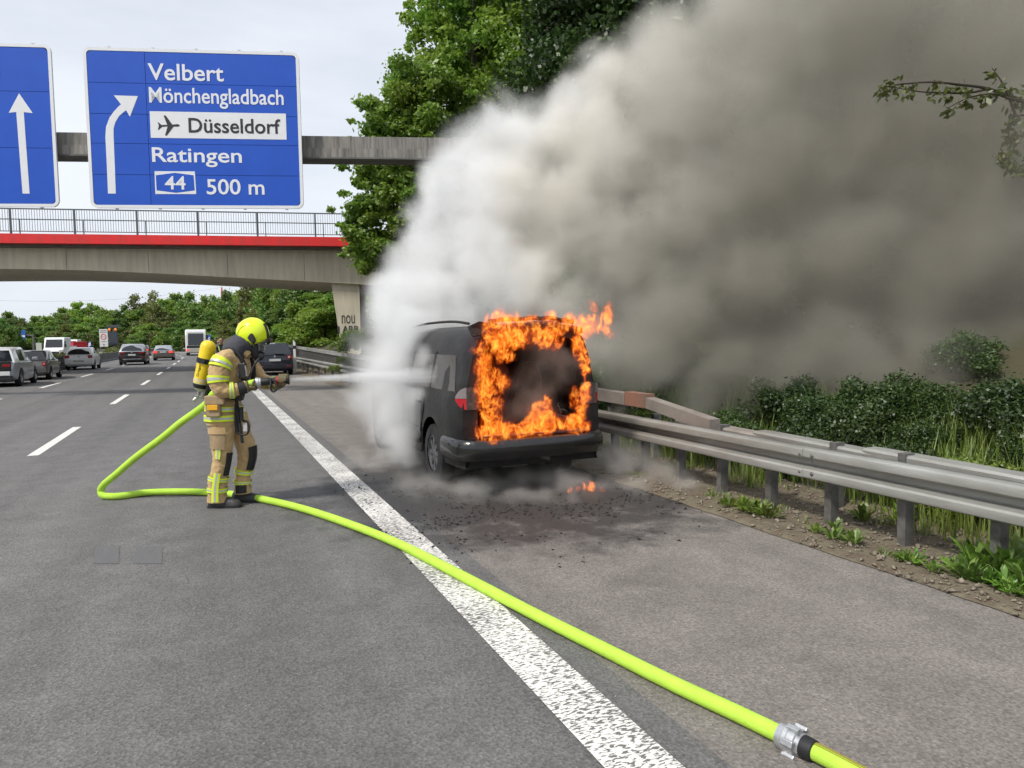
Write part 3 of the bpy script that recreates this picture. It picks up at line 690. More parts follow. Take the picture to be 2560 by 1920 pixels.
def tree_proto(key, h, crown_c, crown_r, nclump, rc, leaves, size, material, seed, trunk_r=.2, spread=2.5):
    TREES[key] = (trunk_mesh(h, trunk_r, seed, spread=spread), leaf_cloud('crown', crown_clumps(seed, (0, 0, crown_c), crown_r, nclump, rc), leaves, size, material, seed))
def tree(key, name, loc, scale, rz, label, group=None, cat='tree'):
    o = empty(name, loc, rz, label, cat, group)
    if TREES[key][0]: link('trunk', TREES[key][0], o)
    link('crown', TREES[key][1], o)
    o.scale = (scale[0], scale[0], scale[1]) if hasattr(scale, '__len__') else (scale,)*3
    return o
# far wood: five kinds of crown
far = [('f0', ML_A, 11), ('f1', ML_B, 12), ('f2', ML_C, 13), ('f3', ML_A, 14), ('f4', ML_B, 15)]
for i, (k, m_, s_) in enumerate(far):
    tree_proto(k, 11, 6.6+.4*(i % 3), (3.2+.35*(i % 2), 3.2, 6.0), 60, 1.0, 8500, .34, m_, s_, .22, 2.4)
WL = ['rounded bright green tree in the wood beyond the bend', 'dark green broad tree in the wood beyond the bend', 'olive green tree in the wood beyond the bend', 'tall fresh green tree in the wood beyond the bend', 'deep green dense tree in the wood beyond the bend']
# (px of the crown centre, py of its top) along the skyline, then a fill row below it
skyl = [(-40,780),(20,775),(62,805),(95,785),(130,790),(165,765),(195,750),(225,755),(255,760),(285,770),(318,762),(350,745),(385,738),(418,742),(450,728),(482,732),(512,735),(545,735),(575,728),(600,722),(628,725)]
q = random.Random(21)
def wood(px, py, D, k, up=0.0):
    base = P(px, 857, D); base.z = 0; top = P(px, py, D).z; s_ = max(.5, (top+up)/12.9)
    tree(far[k][0], 'wood_tree', (base.x, base.y, -.3), (max(.75, min(1.6, s_*q.uniform(.85, 1.05))), s_), q.uniform(0, 6.3), WL[k], 'trees of the wood beyond the bend')
for i, (px, py) in enumerate(skyl):
    wood(px, py, q.uniform(205, 240), q.choice([0, 1, 1, 3, 4, 2]))
for i in range(27):
    px = -40+i*26+q.uniform(-9, 9); wood(px, 800-px*.06+q.uniform(-14, 12), q.uniform(186, 200), q.choice([0, 1, 2, 4, 3]))
for i in range(26):
    px = -30+i*26+q.uniform(-8, 8); wood(px, 823-px*.035+q.uniform(-10, 10), q.uniform(168, 182) , q.choice([0, 1, 2, 4]))
for i in range(14):
    px = 330+i*21+q.uniform(-8, 8); wood(px, 838+q.uniform(-8, 8), q.uniform(150, 163), q.choice([0, 1, 2]))
for i in range(44):
    px = -60+i*16.5+q.uniform(-6, 6); D_ = q.uniform(139, 150); b_ = P(px, 857, D_)
    o_ = empty('wood_shrub', (b_.x, b_.y, -1.2), q.uniform(0, 6), 'low leafy shrub at the rim of the wood beyond the bend', 'shrub', 'shrubs at the rim of the wood'); link('leaves', TREES[far[i % 5][0]][1], o_); k_ = q.uniform(.30, .42); o_.scale = (k_*1.1, k_*1.1, k_)
# roadside trees to the right, behind the bridge
tree_proto('m0', 11, 6.3, (3.0, 3.0, 5.2), 80, .85, 20000, .22, ML_A, 31, .2, 2.2)
tree_proto('m1', 11, 6.3, (3.2, 3.2, 5.4), 80, .85, 20000, .22, ML_B, 32, .2, 2.2)
tree_proto('m2', 11, 6.0, (3.0, 3.0, 5.2), 70, .85, 18000, .22, ML_C, 33, .18, 2.2)
MLB = {'m0': 'light green leafy tree behind the bridge pier', 'm1': 'dark green leafy tree behind the bridge pier', 'm2': 'olive brown leafy tree behind the bridge pier'}
for (px, py, D, k) in [(640,700,105,'m2'),(668,705,92,'m1'),(700,700,80,'m1'),(735,690,74,'m0'),(765,710,68,'m1'),(790,730,62,'m0'),(812,740,58,'m0'),(845,700,66,'m1'),(655,770,84,'m2'),(705,775,72,'m1'),(750,790,64,'m0'),(880,690,60,'m1'),(930,690,58,'m0'),(980,680,60,'m1')]:
    b = P(px, 857, D); b.z = 0; top = P(px, py, D).z
    tree(k, 'roadside_tree', (b.x+.0, b.y, -.1), (max(.75, top/11.5*.9), top/11.5), q.uniform(0, 6), MLB[k], 'trees behind the bridge')
# trees at the left rim, by the opposite carriageway
for (px, py, D, k) in [(-25,795,120,'f1'),(8,800,118,'f1'),(38,815,125,'f4'),(-40,845,100,'f0'),(10,862,98,'f0')]:
    b = P(px, 862, D); b.z = 0; top = P(px, py, D).z; s_ = max(.25, top/12.9)
    tree(k, 'roadside_tree', (b.x, b.y, -.1), s_*1.05, q.uniform(0, 6), 'dark tree at the left rim beyond the opposite carriageway' if k != 'f0' else 'low green bush under the dark trees beyond the opposite carriageway', 'trees beyond the opposite carriageway')
# the tall maple in front of the bridge, leaning over the shoulder
def big_tree(label, blobs, n, size, material, seed, base, h, trunk_r):
    o = empty('maple_tree', base, 0, label, 'tree')
    cl = []
    qq = np.random.RandomState(seed)
    for (px, py, D, r_) in blobs:
        c = P(px, py, D)-Vector(base); rr = r_*D/F
        for j in range(11):
            d = qq.normal(size=3); d /= np.linalg.norm(d); u = .95+.4*qq.rand(); k = rr*(.08+.09*qq.rand())
            cl.append((c.x+d[0]*u*rr, c.y+d[1]*u*rr, c.z+d[2]*u*rr*.9, k*1.5, k*1.5, k*.8))
        for j in range(16):
            d = qq.normal(size=3); d /= np.linalg.norm(d); u = qq.rand()**.4; k = rr*(.2+.2*qq.rand())
            cl.append((c.x+d[0]*u*rr*.9, c.y+d[1]*u*rr*.9, c.z+d[2]*u*rr*.9, k, k, k*.72))
    link('crown', leaf_cloud('crown', cl, n, size, material, seed), o)
    mb = MB(); b = Vector(base); pts_ = [Vector((0, 0, -.3)), Vector((.1, .1, h*.3)), Vector((-.1, .2, h*.6)), Vector((0, 0, h))]
    mb.tube(pts_, [trunk_r*1.3, trunk_r, trunk_r*.7, trunk_r*.2], 10)
    for i, (px, py, D, r_) in enumerate(blobs):
        c = P(px, py, D)-b; u = min(.95, max(.3, (c.z-1.5)/h*.8)); s_ = pts_[1].lerp(pts_[3], u)
        mb.tube([s_, s_.lerp(c, .5)+Vector((0, 0, .3)), c], [trunk_r*.35, trunk_r*.2, trunk_r*.05], 6)
    link('trunk', mb.mesh('trunk', M_BARK, 60), o)
    return o
B1 = [(930,620,27,75),(900,540,27.3,60),(985,560,27,105),(940,440,27,75),(1010,400,26.8,110),(960,310,27.2,65),(1040,260,27,110),(1090,480,27,130),(1100,330,27.5,130),(1000,650,27.4,70),(1080,620,27.5,110)]
b = G(1070, 960); big_tree('fresh green maple hanging over the red bridge fascia and the gantry beam', B1, 68000, .115, ML_A, 41, (b.x+1.2, b.y+1.5, .2), 8.5, .2)
B2 = [(1130,150,28,110),(1090,60,28.3,75),(1190,40,28,120),(1180,250,28,120),(1280,120,28,130),(1260,-60,28.5,140),(1250,330,28.2,130),(1130,-80,28.4,90),(1230,480,28.5,150)]
b = P(1200, 900, 28.5); big_tree('tall light green maple rising above the gantry beam', B2, 66000, .115, ML_A, 42, (b.x, b.y, 1.0), 14, .24)
B3 = [(1450,60,27,130),(1560,40,26.5,140),(1430,200,27,130),(1560,200,26.5,130),(1500,-60,27,150),(1650,-20,26,150),(1620,160,26,120),(1480,380,27,150)]
b = P(1500, 880, 27); big_tree('dark green maple behind the top of the smoke plume', B3, 66000, .115, ML_B, 43, (b.x, b.y, 1.6), 14, .26)
# dark trees and undergrowth of the right bank
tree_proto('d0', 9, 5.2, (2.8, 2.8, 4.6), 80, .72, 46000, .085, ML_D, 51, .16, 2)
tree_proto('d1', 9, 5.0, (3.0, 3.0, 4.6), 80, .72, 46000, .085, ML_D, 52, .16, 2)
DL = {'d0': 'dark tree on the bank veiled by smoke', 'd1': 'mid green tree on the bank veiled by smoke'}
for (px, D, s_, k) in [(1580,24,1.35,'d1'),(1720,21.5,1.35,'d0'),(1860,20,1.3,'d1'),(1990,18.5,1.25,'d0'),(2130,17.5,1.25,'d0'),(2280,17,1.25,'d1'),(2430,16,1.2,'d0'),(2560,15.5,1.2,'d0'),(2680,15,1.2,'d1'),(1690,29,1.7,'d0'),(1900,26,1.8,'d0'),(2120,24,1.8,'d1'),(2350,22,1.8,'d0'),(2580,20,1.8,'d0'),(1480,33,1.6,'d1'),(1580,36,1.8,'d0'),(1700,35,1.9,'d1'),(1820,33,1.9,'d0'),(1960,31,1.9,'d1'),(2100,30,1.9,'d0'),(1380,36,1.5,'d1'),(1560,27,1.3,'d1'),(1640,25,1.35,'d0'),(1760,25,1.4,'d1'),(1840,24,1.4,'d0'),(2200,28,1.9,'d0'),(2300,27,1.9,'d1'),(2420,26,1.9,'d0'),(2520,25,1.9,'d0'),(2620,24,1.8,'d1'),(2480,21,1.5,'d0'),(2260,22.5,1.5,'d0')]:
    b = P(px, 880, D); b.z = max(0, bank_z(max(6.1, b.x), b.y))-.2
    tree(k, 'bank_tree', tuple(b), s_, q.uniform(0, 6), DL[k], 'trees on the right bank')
# shrubs at the foot of the bank
def shrub_proto(key, n, size, material, seed, r=.7, h=1.0, clumps=16, aspect=1.7):
    cl = crown_clumps(seed, (0, 0, h*.45), (r, r, h*.5), clumps, r*.38)
    TREES[key] = (None, leaf_cloud('leaves', cl, n, size, material, seed, aspect, up=.5, shell=.35))
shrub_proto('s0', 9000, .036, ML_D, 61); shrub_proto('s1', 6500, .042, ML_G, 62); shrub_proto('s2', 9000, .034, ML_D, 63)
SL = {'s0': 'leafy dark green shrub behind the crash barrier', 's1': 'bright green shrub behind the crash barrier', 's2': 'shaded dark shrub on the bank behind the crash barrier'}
def shrub(key, x, y, s_, z=None):
    o = empty('shrub', (x, y, bank_z(max(x, 4.5), y)-.05 if z is None else z), q.uniform(0, 6), SL[key], 'shrub', 'shrubs behind the crash barrier')
    link('leaves', TREES[key][1], o); o.scale = (s_, s_, s_*q.uniform(.8, 1.2)); return o
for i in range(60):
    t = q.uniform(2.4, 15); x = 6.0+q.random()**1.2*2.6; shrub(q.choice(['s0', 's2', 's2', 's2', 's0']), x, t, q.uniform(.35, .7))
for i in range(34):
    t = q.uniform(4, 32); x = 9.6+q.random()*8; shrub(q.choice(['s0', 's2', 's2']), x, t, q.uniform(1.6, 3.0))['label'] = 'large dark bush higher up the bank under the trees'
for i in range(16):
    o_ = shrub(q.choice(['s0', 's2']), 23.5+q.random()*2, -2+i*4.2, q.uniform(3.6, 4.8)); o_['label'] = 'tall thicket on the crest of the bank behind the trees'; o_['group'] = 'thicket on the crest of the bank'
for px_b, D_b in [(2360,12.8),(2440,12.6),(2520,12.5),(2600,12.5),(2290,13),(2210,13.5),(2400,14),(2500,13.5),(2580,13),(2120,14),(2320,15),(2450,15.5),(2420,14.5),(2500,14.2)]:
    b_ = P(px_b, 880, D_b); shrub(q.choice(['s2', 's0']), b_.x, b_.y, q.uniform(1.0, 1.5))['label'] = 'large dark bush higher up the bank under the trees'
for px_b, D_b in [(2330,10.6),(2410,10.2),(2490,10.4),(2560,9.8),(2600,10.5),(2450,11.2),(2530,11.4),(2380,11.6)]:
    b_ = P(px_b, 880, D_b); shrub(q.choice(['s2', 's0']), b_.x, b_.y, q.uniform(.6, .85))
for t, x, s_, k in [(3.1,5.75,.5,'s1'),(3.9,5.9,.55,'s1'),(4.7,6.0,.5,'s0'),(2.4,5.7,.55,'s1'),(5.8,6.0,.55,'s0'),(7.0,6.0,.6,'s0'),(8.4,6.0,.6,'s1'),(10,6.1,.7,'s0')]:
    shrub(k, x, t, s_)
# the leafy shoots climbing over the barrier below the bridge
for px, py, D, s_ in [(880,855,26,.85),(905,862,25,.75),(850,868,27.5,.6),(860,905,26,.5),(840,925,27,.5),(870,870,26.5,.7)]:
    p = P(px, py, D); o = shrub('s1', p.x, p.y, s_*.8, p.z-.30*s_); o['label'] = 'bright shoots overhanging the crash barrier under the bridge'; o['group'] = 'shoots under the bridge'
# plants along the median wall
shrub_proto('md', 1500, .11, ML_C, 65, .8, .8, 14)
for i in range(40):
    t = 36+i*2.6; c = curve_off(t); s_ = q.uniform(.5, .95)
    o = empty('median_plant', (-9.75+c, t, .3), q.uniform(0, 6), 'yellow green weedy plant growing behind the median wall', 'plant', 'plants behind the median wall')
    link('leaves', TREES['md'][1], o); o.scale = (s_*.8, s_*1.5, s_)
# grass blades
def grass(name, pts, hmin, hmax, material, label, seed, lean=.35, w=.006):
    r = np.random.RandomState(seed); n = len(pts); B = np.asarray(pts); a = r.uniform(0, 2*PI, n); h = hmin+(hmax-hmin)*r.rand(n)**1.6
    d = np.stack([np.cos(a), np.sin(a), np.zeros(n)], 1); s_ = np.stack([-np.sin(a), np.cos(a), np.zeros(n)], 1); ln = lean*(.3+r.rand(n))[:, None]
    up_ = np.array([0, 0, 1.0]); ww = w*(.6+.8*r.rand(n))[:, None]
    m1 = B+up_*h[:, None]*.55+d*h[:, None]*ln*.3; tp = B+up_*h[:, None]*.96+d*h[:, None]*ln
    V = np.stack([B-s_*ww, B+s_*ww, m1+s_*ww*.8, m1-s_*ww*.8, tp+s_*ww*.1, tp-s_*ww*.1], 1).reshape(-1, 3)
    k = (np.arange(n)*6)[:, None, None]; f = (np.array([[0,1,2,3],[3,2,4,5]])[None]+k).reshape(-1, 4)
    return tag(link(name, fast_mesh(name, V, f, material)), label, 'grass', kind='stuff')
pts = []; rs = np.random.RandomState(9)
while len(pts) < 17000:
    l = rs.uniform(5.05, 7.4); t = rs.uniform(1.2, 16)
    if nz2(l, t, 1.5)+.25+(l-5.2)*.25 > rs.rand()*.9: pts.append((l, t, bank_z(l, t)-.01))
grass('tall_grass', pts, .12, .55, ML_G, 'tall grass tufts along the foot of the bank', 10)
pts = []
while len(pts) < 5200:
    l = rs.uniform(4.42, 5.5); t = rs.uniform(.5, 12)
    if nz2(l, t, 2.6)-.18 > rs.rand()*.55: pts.append((l, t, verge_z(l, t)-.005))
grass('short_grass', pts, .02, .09, ML_G, 'thin short grass on the earthen verge', 11, .8, .004)
# leafy weeds on the verge, each a rosette of stalked leaves
def weed_mesh(seed, n, h, size):
    r = random.Random(seed); mb = MB()
    for i in range(n):
        a = i*2.4+r.uniform(-.4, .4); tilt = r.uniform(.25, 1.15); d = Vector((math.cos(a)*math.sin(tilt), math.sin(a)*math.sin(tilt), math.cos(tilt)))
        L = h*(.6+.7*r.random()); b = Vector((r.uniform(-.02, .02), r.uniform(-.02, .02), 0)); e_ = b+d*L; s_ = d.cross(Vector((0, 0, 1))).normalized(); w_ = size*(.6+.6*r.random()); drop = Vector((0, 0, -L*.18))
        m1 = b.lerp(e_, .35); m2 = b.lerp(e_, .7)
        mb.add([b, m1+s_*w_*.5, m1-s_*w_*.5, m2+s_*w_+drop*.2, m2-s_*w_+drop*.2, m2+Vector((0, 0, -.3*w_)), e_+drop], [(0,1,5), (0,5,2), (1,3,5), (2,5,4), (3,6,5), (5,6,4)])
    return mb.mesh('leaves', ML_G if seed % 2 else ML_A)
WM = [weed_mesh(i, 14+4*i, .10+.015*i, .016) for i in range(5)]
wl_ = 'small bright leafy weed on the earthen verge below the crash barrier'
for px, py, k, s_ in [(2330,1425,1,1),(2385,1420,2,1),(2440,1420,4,1.6),(2480,1430,3,1.5),(2520,1440,4,1.7),(2545,1420,4,1.6),(2350,1460,3,1.2),(2370,1455,1,1),(2520,1468,2,1.1),(2470,1455,2,1),(2420,1445,3,1.2),(2195,1412,1,1),(2215,1418,2,1),(1790,1268,2,1.1),(1815,1280,4,1.2),(1835,1285,3,1.2),(1880,1290,4,1.2),(1905,1295,3,1.2),(2000,1335,1,1),(2050,1350,2,1),(2100,1365,3,1),(2090,1330,3,1),(2160,1300,3,1.3),(2250,1310,4,1.3),(2560,1470,3,1.3),(2540,1500,1,1),(2480,1490,2,1),(1780,1262,1,.9),(2310,1490,1,.8),(2440,1400,3,1.3)]:
    p = G(px, py, .03)
    if p.x < 4.38: p.x = 4.45
    o = link('weed', WM[k]); tag(o, wl_, 'weed', 'weeds on the verge'); o.location = (p.x, p.y, verge_z(p.x, p.y)-.01); o.rotation_euler = (0, 0, q.uniform(0, 6)); o.scale = (s_,)*3
# the tree out of frame whose bough hangs into the picture
bt = empty('bank_tree', (10.4, 4.9, 1.7), 0, 'tree whose thin bough with sparse drooping leaves hangs into the smoke', 'tree')
BD = 8.9
def PB(px, py, d=BD): return P(px, py, d)-Vector(bt.location)
mb = MB(); tp_ = PB(2790, 330)
mb.tube([(0,0,-.3), (.05,.05,2.0), tuple(tp_), tuple(tp_+Vector((-.1, 0, 2.2)))], [.17,.14,.10,.05], 9); mb.build('trunk', M_BARK, bt, 60)
boughs = [[(2790,330),(2650,300),(2560,255),(2470,222),(2400,212),(2330,205),(2240,212),(2205,222)],[(2470,222),(2420,232),(2350,232),(2290,228),(2225,216)],[(2560,255),(2520,245),(2480,235),(2420,245),(2370,270)],[(2620,290),(2540,290),(2520,320),(2530,360),(2545,390)],[(2700,380),(2600,390),(2545,420),(2520,400),(2500,370)],[(2540,290),(2510,215),(2480,170)]]
lc = []
for i, bpts in enumerate(boughs):
    pts_ = [PB(x, y, BD+.1*math.sin(i*2+j)) for j, (x, y) in enumerate(bpts)]; pts_ = [Vector(p) for p in smooth_path([tuple(p) for p in pts_], 4)]
    n_ = len(pts_); MB().tube(pts_, [.028*(1-.85*j/n_)*(1 if i == 0 else .55)+.002 for j in range(n_)], 6).build('bough', M_BARK, bt, 60)
    for j in range(n_):
        if j/n_ > .35 and q.random() < (.5 if i < 3 else .9): p = pts_[j]; lc.append((p.x, p.y, p.z-.06, .07, .07, .08))
for (px, py) in [(2530,235),(2550,260),(2535,300),(2545,350),(2555,420),(2510,395),(2540,230),(2558,330),(2240,214),(2212,226)]:
    p = PB(px, py); lc.append((p.x, p.y, p.z, .12, .12, .1))
link('leaves', leaf_cloud('leaves', lc, 560, .045, ML_C, 77, 2.0), bt)
# ------------------------------------------------------------------ vehicles
def pmat(name, c, rough=.28, coat=.6, metal=0.0): return mat(name, c, rough, metal, coat=coat, var=.12, scale=2)
M_GLASS = mat('car_glass', (.012,.015,.018), .06, spec=.8)
M_TYRE = mat('tyre', (.016,.016,.017), .85, var=.5, scale=20)
M_RIM = mat('alloy_rim', (.42,.43,.44), .35, .8, var=.4, scale=10)
M_PLAST = mat('black_plastic', (.02,.02,.022), .6, var=.3, scale=8)
M_TAIL = mat('tail_light_red', (.32,.008,.012), .2, coat=.6); M_TAILW = mat('lamp_clear', (.55,.5,.45), .15, coat=.6)
M_PLATE = mat('number_plate', (.62,.63,.64), .5); M_INK = mat('plate_ink', (.03,.03,.035), .6)
M_CHROME = mat('chrome', (.6,.61,.63), .15, .9)
M_BRAKE = mat('brake_light_lit', (.6,.02,.02), .3, emit=((1,.03,.02), 2.0))
def wheel(parent, x, y, r, w, side, rim=M_RIM, spokes=5):
    wl_ = empty('wheel', (x, y, r)); wl_.parent = parent
    prof = [(-w/2,r*.62),(-w/2,r*.9),(-w*.4,r*.985),(-w*.2,r),(w*.2,r),(w*.4,r*.985),(w/2,r*.9),(w/2,r*.62)]
    mb = MB().lathe((0,0,0), (1,0,0), prof, 26, cap=False); mb.build('tyre', M_TYRE, wl_, 40)
    mb = MB(); mb.lathe((0,0,0), (side,0,0), [(-w*.3,r*.63),(w*.44,r*.63),(w*.46,r*.56),(w*.2,r*.53)], 24, cap=False)
    mb.lathe((0,0,0), (side,0,0), [(w*.12,.001),(w*.12,r*.55)], 24, cap=False); mb.lathe((0,0,0), (side,0,0), [(w*.1,r*.17),(w*.4,r*.15),(w*.42,.001)], 14, cap=False)
    for k in range(spokes):
        a = 2*PI*k/spokes; d = Vector((0, math.cos(a), math.sin(a))); n_ = Vector((0, -math.sin(a), math.cos(a)))
        mb.obox(Vector((side*w*.34,0,0))+d*r*.36, (1,0,0), w*.05, d, r*.22, n_, r*.07)
    mb.build('rim', rim, wl_, 35); return wl_
def arch_cut(o, cuts):
    """wheel openings, cut into the body for good"""
    for (y, z, r, w) in cuts:
        c = MB().cyl((-3, y, z), (3, y, z), r, r, 28); cm = c.mesh('cut'); co = link('cut', cm)
        if o.parent: co.parent = o.parent
        b = o.modifiers.new('b', 'BOOLEAN'); b.object = co; b.operation = 'DIFFERENCE'; b.solver = 'EXACT'
        bpy.context.view_layer.update()
        me = bpy.data.meshes.new_from_object(o.evaluated_get(bpy.context.evaluated_depsgraph_get()))
        o.modifiers.clear(); o.data = me; bpy.data.objects.remove(co)
    o.data.polygons.foreach_set('use_smooth', [True]*len(o.data.polygons)); o.data.set_sharp_from_angle(angle=R(38))
def lerp_st(st, y):
    for a, b in zip(st, st[1:]):
        if y <= b[0]: u = (y-a[0])/(b[0]-a[0]); return tuple(p+(q_-p)*u for p, q_ in zip(a, b))
    return st[-1]
def car(name, label, L, t, rz, spec, group=None, cat='car'):
    S = spec; o = empty(name, (L+curve_off(t), t, 0), rz, label, cat, group); W2 = S['W']/2; Ln = S['len']
    # local: y forward, rear at y=0
    def ring(y, w, zl, zb, zt):
        h = [(0,zl),(.78*w,zl),(.96*w,zl+.07),(w,zl+.3*(zb-zl)),(w,zl+.72*(zb-zl)),(.975*w,zb-.02),(.93*w,zb+.01),(.6*w,zt),(0,zt+.012)]
        return [(x, y, z) for x, z in h]+[(-x, y, z) for x, z in h[-2:0:-1]]
    body = MB().rings([ring(y, w*W2, zl, zb, zt) for y, w, zl, zb, zt in S['body']]).build('body', S['paint'], o, 38)
    r = S['r']; ws = (S['ro'], S['ro']+S['wb'])
    arch_cut(body, [(y, r, r+.055, 3) for y in ws])
    for y in ws:
        for sd in (-1, 1): wheel(o, sd*(W2-.105), y, r, .2, sd, S.get('rim', M_RIM))
    MB().box(-W2+.25, W2-.25, .25, Ln-.25, .2, .55).build('underbody', M_PLAST, o)
    g = S['green']  # y, half width belt, z belt, half width roof, z roof
    def gring(y, wb, zb, wr, zr):
        if zr-zb < .05: h = [(wb,zb-.02),(wb,zb),(wb*.985,zb+.004),(wb*.9,zb+.008),(0,zb+.012)]
        else: h = [(wb,zb-.02),(wb*.995,zb+.02),(wr+.015,zr-.09),(wr-.06,zr-.015),(0,zr)]
        return [(x, y, z) for x, z in h]+[(-x, y, z) for x, z in h[-2::-1]]
    gm = MB(); rr = [gring(y, a*W2, b, c*W2, d) for y, a, b, c, d in g]; gm.rings(rr, False, False, closed=False); gm.build('cabin', S.get('roof', S['paint']), o, 50)
    def slope(n, A, B, f0, f1, wk, nm):
        """window lying on the slope between stations A (low) and B (high)"""
        ya, wa, za = A[0], A[1]*W2, A[2]; yb, wb_, zb_ = B[0], B[3]*W2, B[4]-.05
        pts_ = []
        for f, s_ in ((f0, -1), (f0, 1), (f1, 1), (f1, -1)):
            w_ = (wa+(wb_-wa)*f)*wk; pts_.append(Vector((s_*w_, ya+(yb-ya)*f, za+(zb_-za)*f)))
        nn = (pts_[1]-pts_[0]).cross(pts_[2]-pts_[1]).normalized()
        if nn.z < 0: nn = -nn
        c = (pts_[0]+pts_[1]+pts_[2]+pts_[3])/4
        # bulge with the panel
        v_ = [p+nn*.012 for p in pts_]+[p+nn*.002 for p in pts_]
        m0 = (v_[0]+v_[1])/2+nn*.015; m1 = (v_[2]+v_[3])/2+nn*.015
        MB().add(v_+[m0, m1], [(0,8,9,3),(8,1,2,9),(4,7,6,5),(0,4,5,1),(1,5,6,2),(2,6,7,3),(3,7,4,0)]).build(nm, M_GLASS, o)
    slope(0, g[0], g[1], S.get('rw', (.12, .93))[0], S.get('rw', (.12, .93))[1], S.get('rwk', .86), 'rear_window')
    slope(0, g[-1], g[-2], .08, .94, .86, 'windscreen')
    for (a, b) in S['sides']:
        for sd in (-1, 1):
            v_ = []
            for y, top in ((a, 0), (b, 0), (b, 1), (a, 1)):
                s_ = lerp_st(g, y); wb_, zb_, wr_, zr_ = s_[1]*W2, s_[2], s_[3]*W2, s_[4]; f = .08 if not top else .97
                zz = zb_+.02+(zr_-.09-zb_-.02)*f; xx = wb_*.995+(wr_+.015-wb_*.995)*f
                v_.append((sd*(xx+.006), y, max(zz, zb_+.02)))
            MB().add(v_+[(p[0]-sd*.01, p[1], p[2]) for p in v_], [(0,1,2,3),(4,7,6,5),(0,4,5,1),(1,5,6,2),(2,6,7,3),(3,7,4,0)]).build('side_window', M_GLASS, o)
    for sd in (-1, 1):
        s_ = S['mirror']; MB().box(*( (sd*(W2+.0), sd*(W2+.2)) if sd > 0 else (sd*(W2+.2), sd*W2)), s_[0]-.05, s_[0]+.08, s_[1], s_[1]+.14).build('mirror', S.get('mirpaint', M_PLAST), o, bevel=.03)
    for d in S['rear']:
        nm, m_, x0, x1, z0, z1, y0, y1 = d[:8]; both = d[8] if len(d) > 8 else True
        for sd in ((-1, 1) if both else (1,)):
            MB().box(*((x0, x1) if sd > 0 else (-x1, -x0)), y0, y1, z0, z1).build(nm, m_, o, bevel=.012)
    if 'plate' in S:
        x0, x1, z0, z1, y = S['plate'][:5]; pl = MB().box(x0, x1, y-.012, y, z0, z1).build('number_plate', M_PLATE, o)
        if len(S['plate']) > 5:
            lt = lettering(S['plate'][5], 'lettering', M_INK, o, x0+.03, x1-.03, z0+.025, z1-.025, y-.014, .001); lt.parent = pl
    return o
def hatch(W, Ln, H, zb, rw_y=.35, hood=1.0):
    """common hatchback stations: body and cabin"""
    body = [(0,.80,.36,zb-.25,zb-.22),(.05,.90,.30,zb-.06,zb-.05),(.18,.97,.24,zb,zb+.0),(.7,1,.2,zb,zb+.0),(Ln*.5,1,.2,zb-.02,zb-.02),(Ln-hood-.1,1,.2,zb-.02,zb+.02),(Ln-.45,.96,.22,zb-.16,zb-.09),(Ln-.12,.88,.27,zb-.32,zb-.27),(Ln,.74,.34,zb-.46,zb-.42)]
    green = [(.10,.93,zb-.02,.93,zb-.02),(rw_y,.95,zb-.02,.74,H-.05),(rw_y+.5,.96,zb-.02,.77,H),(Ln*.5,.96,zb-.03,.78,H+.0),(Ln-hood-.95,.95,zb-.02,.74,H-.06),(Ln-hood-.05,.9,zb,.9,zb)]
    return body, green
W_=1.76
P_DBLUE = pmat('dark_blue_paint', (.012,.016,.028)); P_WHITE = pmat('white_paint', (.84,.84,.83), .35); P_GREY = pmat('grey_metallic', (.16,.155,.15), .35, .5, .4)
P_BLACK = pmat('black_paint', (.012,.012,.013)); P_SILVER = pmat('silver_metallic', (.36,.38,.41), .32, .5, .4); P_BROWN = pmat('grey_brown_metallic', (.13,.115,.10), .35, .5, .4)
# dark hatchback parked on the hard shoulder, its roof bright with sky
b, g = hatch(1.76, 4.2, 1.58, 1.0, .42)
car('parked_car', 'dark blue hatchback parked on the hard shoulder under the bridge', 3.0, 36.0, 0, dict(W=1.76, len=4.2, r=.315, ro=.82, wb=2.58, paint=P_DBLUE, roof=P_DBLUE, body=b, green=g, sides=[(.95,1.75),(1.8,2.5)], mirror=(2.9, 1.02), rwk=.84,
    rear=[('tail_light', M_TAIL, .56,.80,.80,.96,-.01,.16), ('lamp_lens', M_TAILW, .60,.70,.83,.93,-.018,.05), ('bumper', P_DBLUE, 0,.80,.36,.56,-.06,.2), ('reflector', M_TAIL, .50,.74,.44,.475,-.07,.0), ('badge', M_CHROME, -.05,.05,.87,.96,-.012,.06,False), ('wiper', M_PLAST, 0,.42,1.03,1.05,.06,.12,False)], plate=(-.26,.26,.70,.81,-.008)))
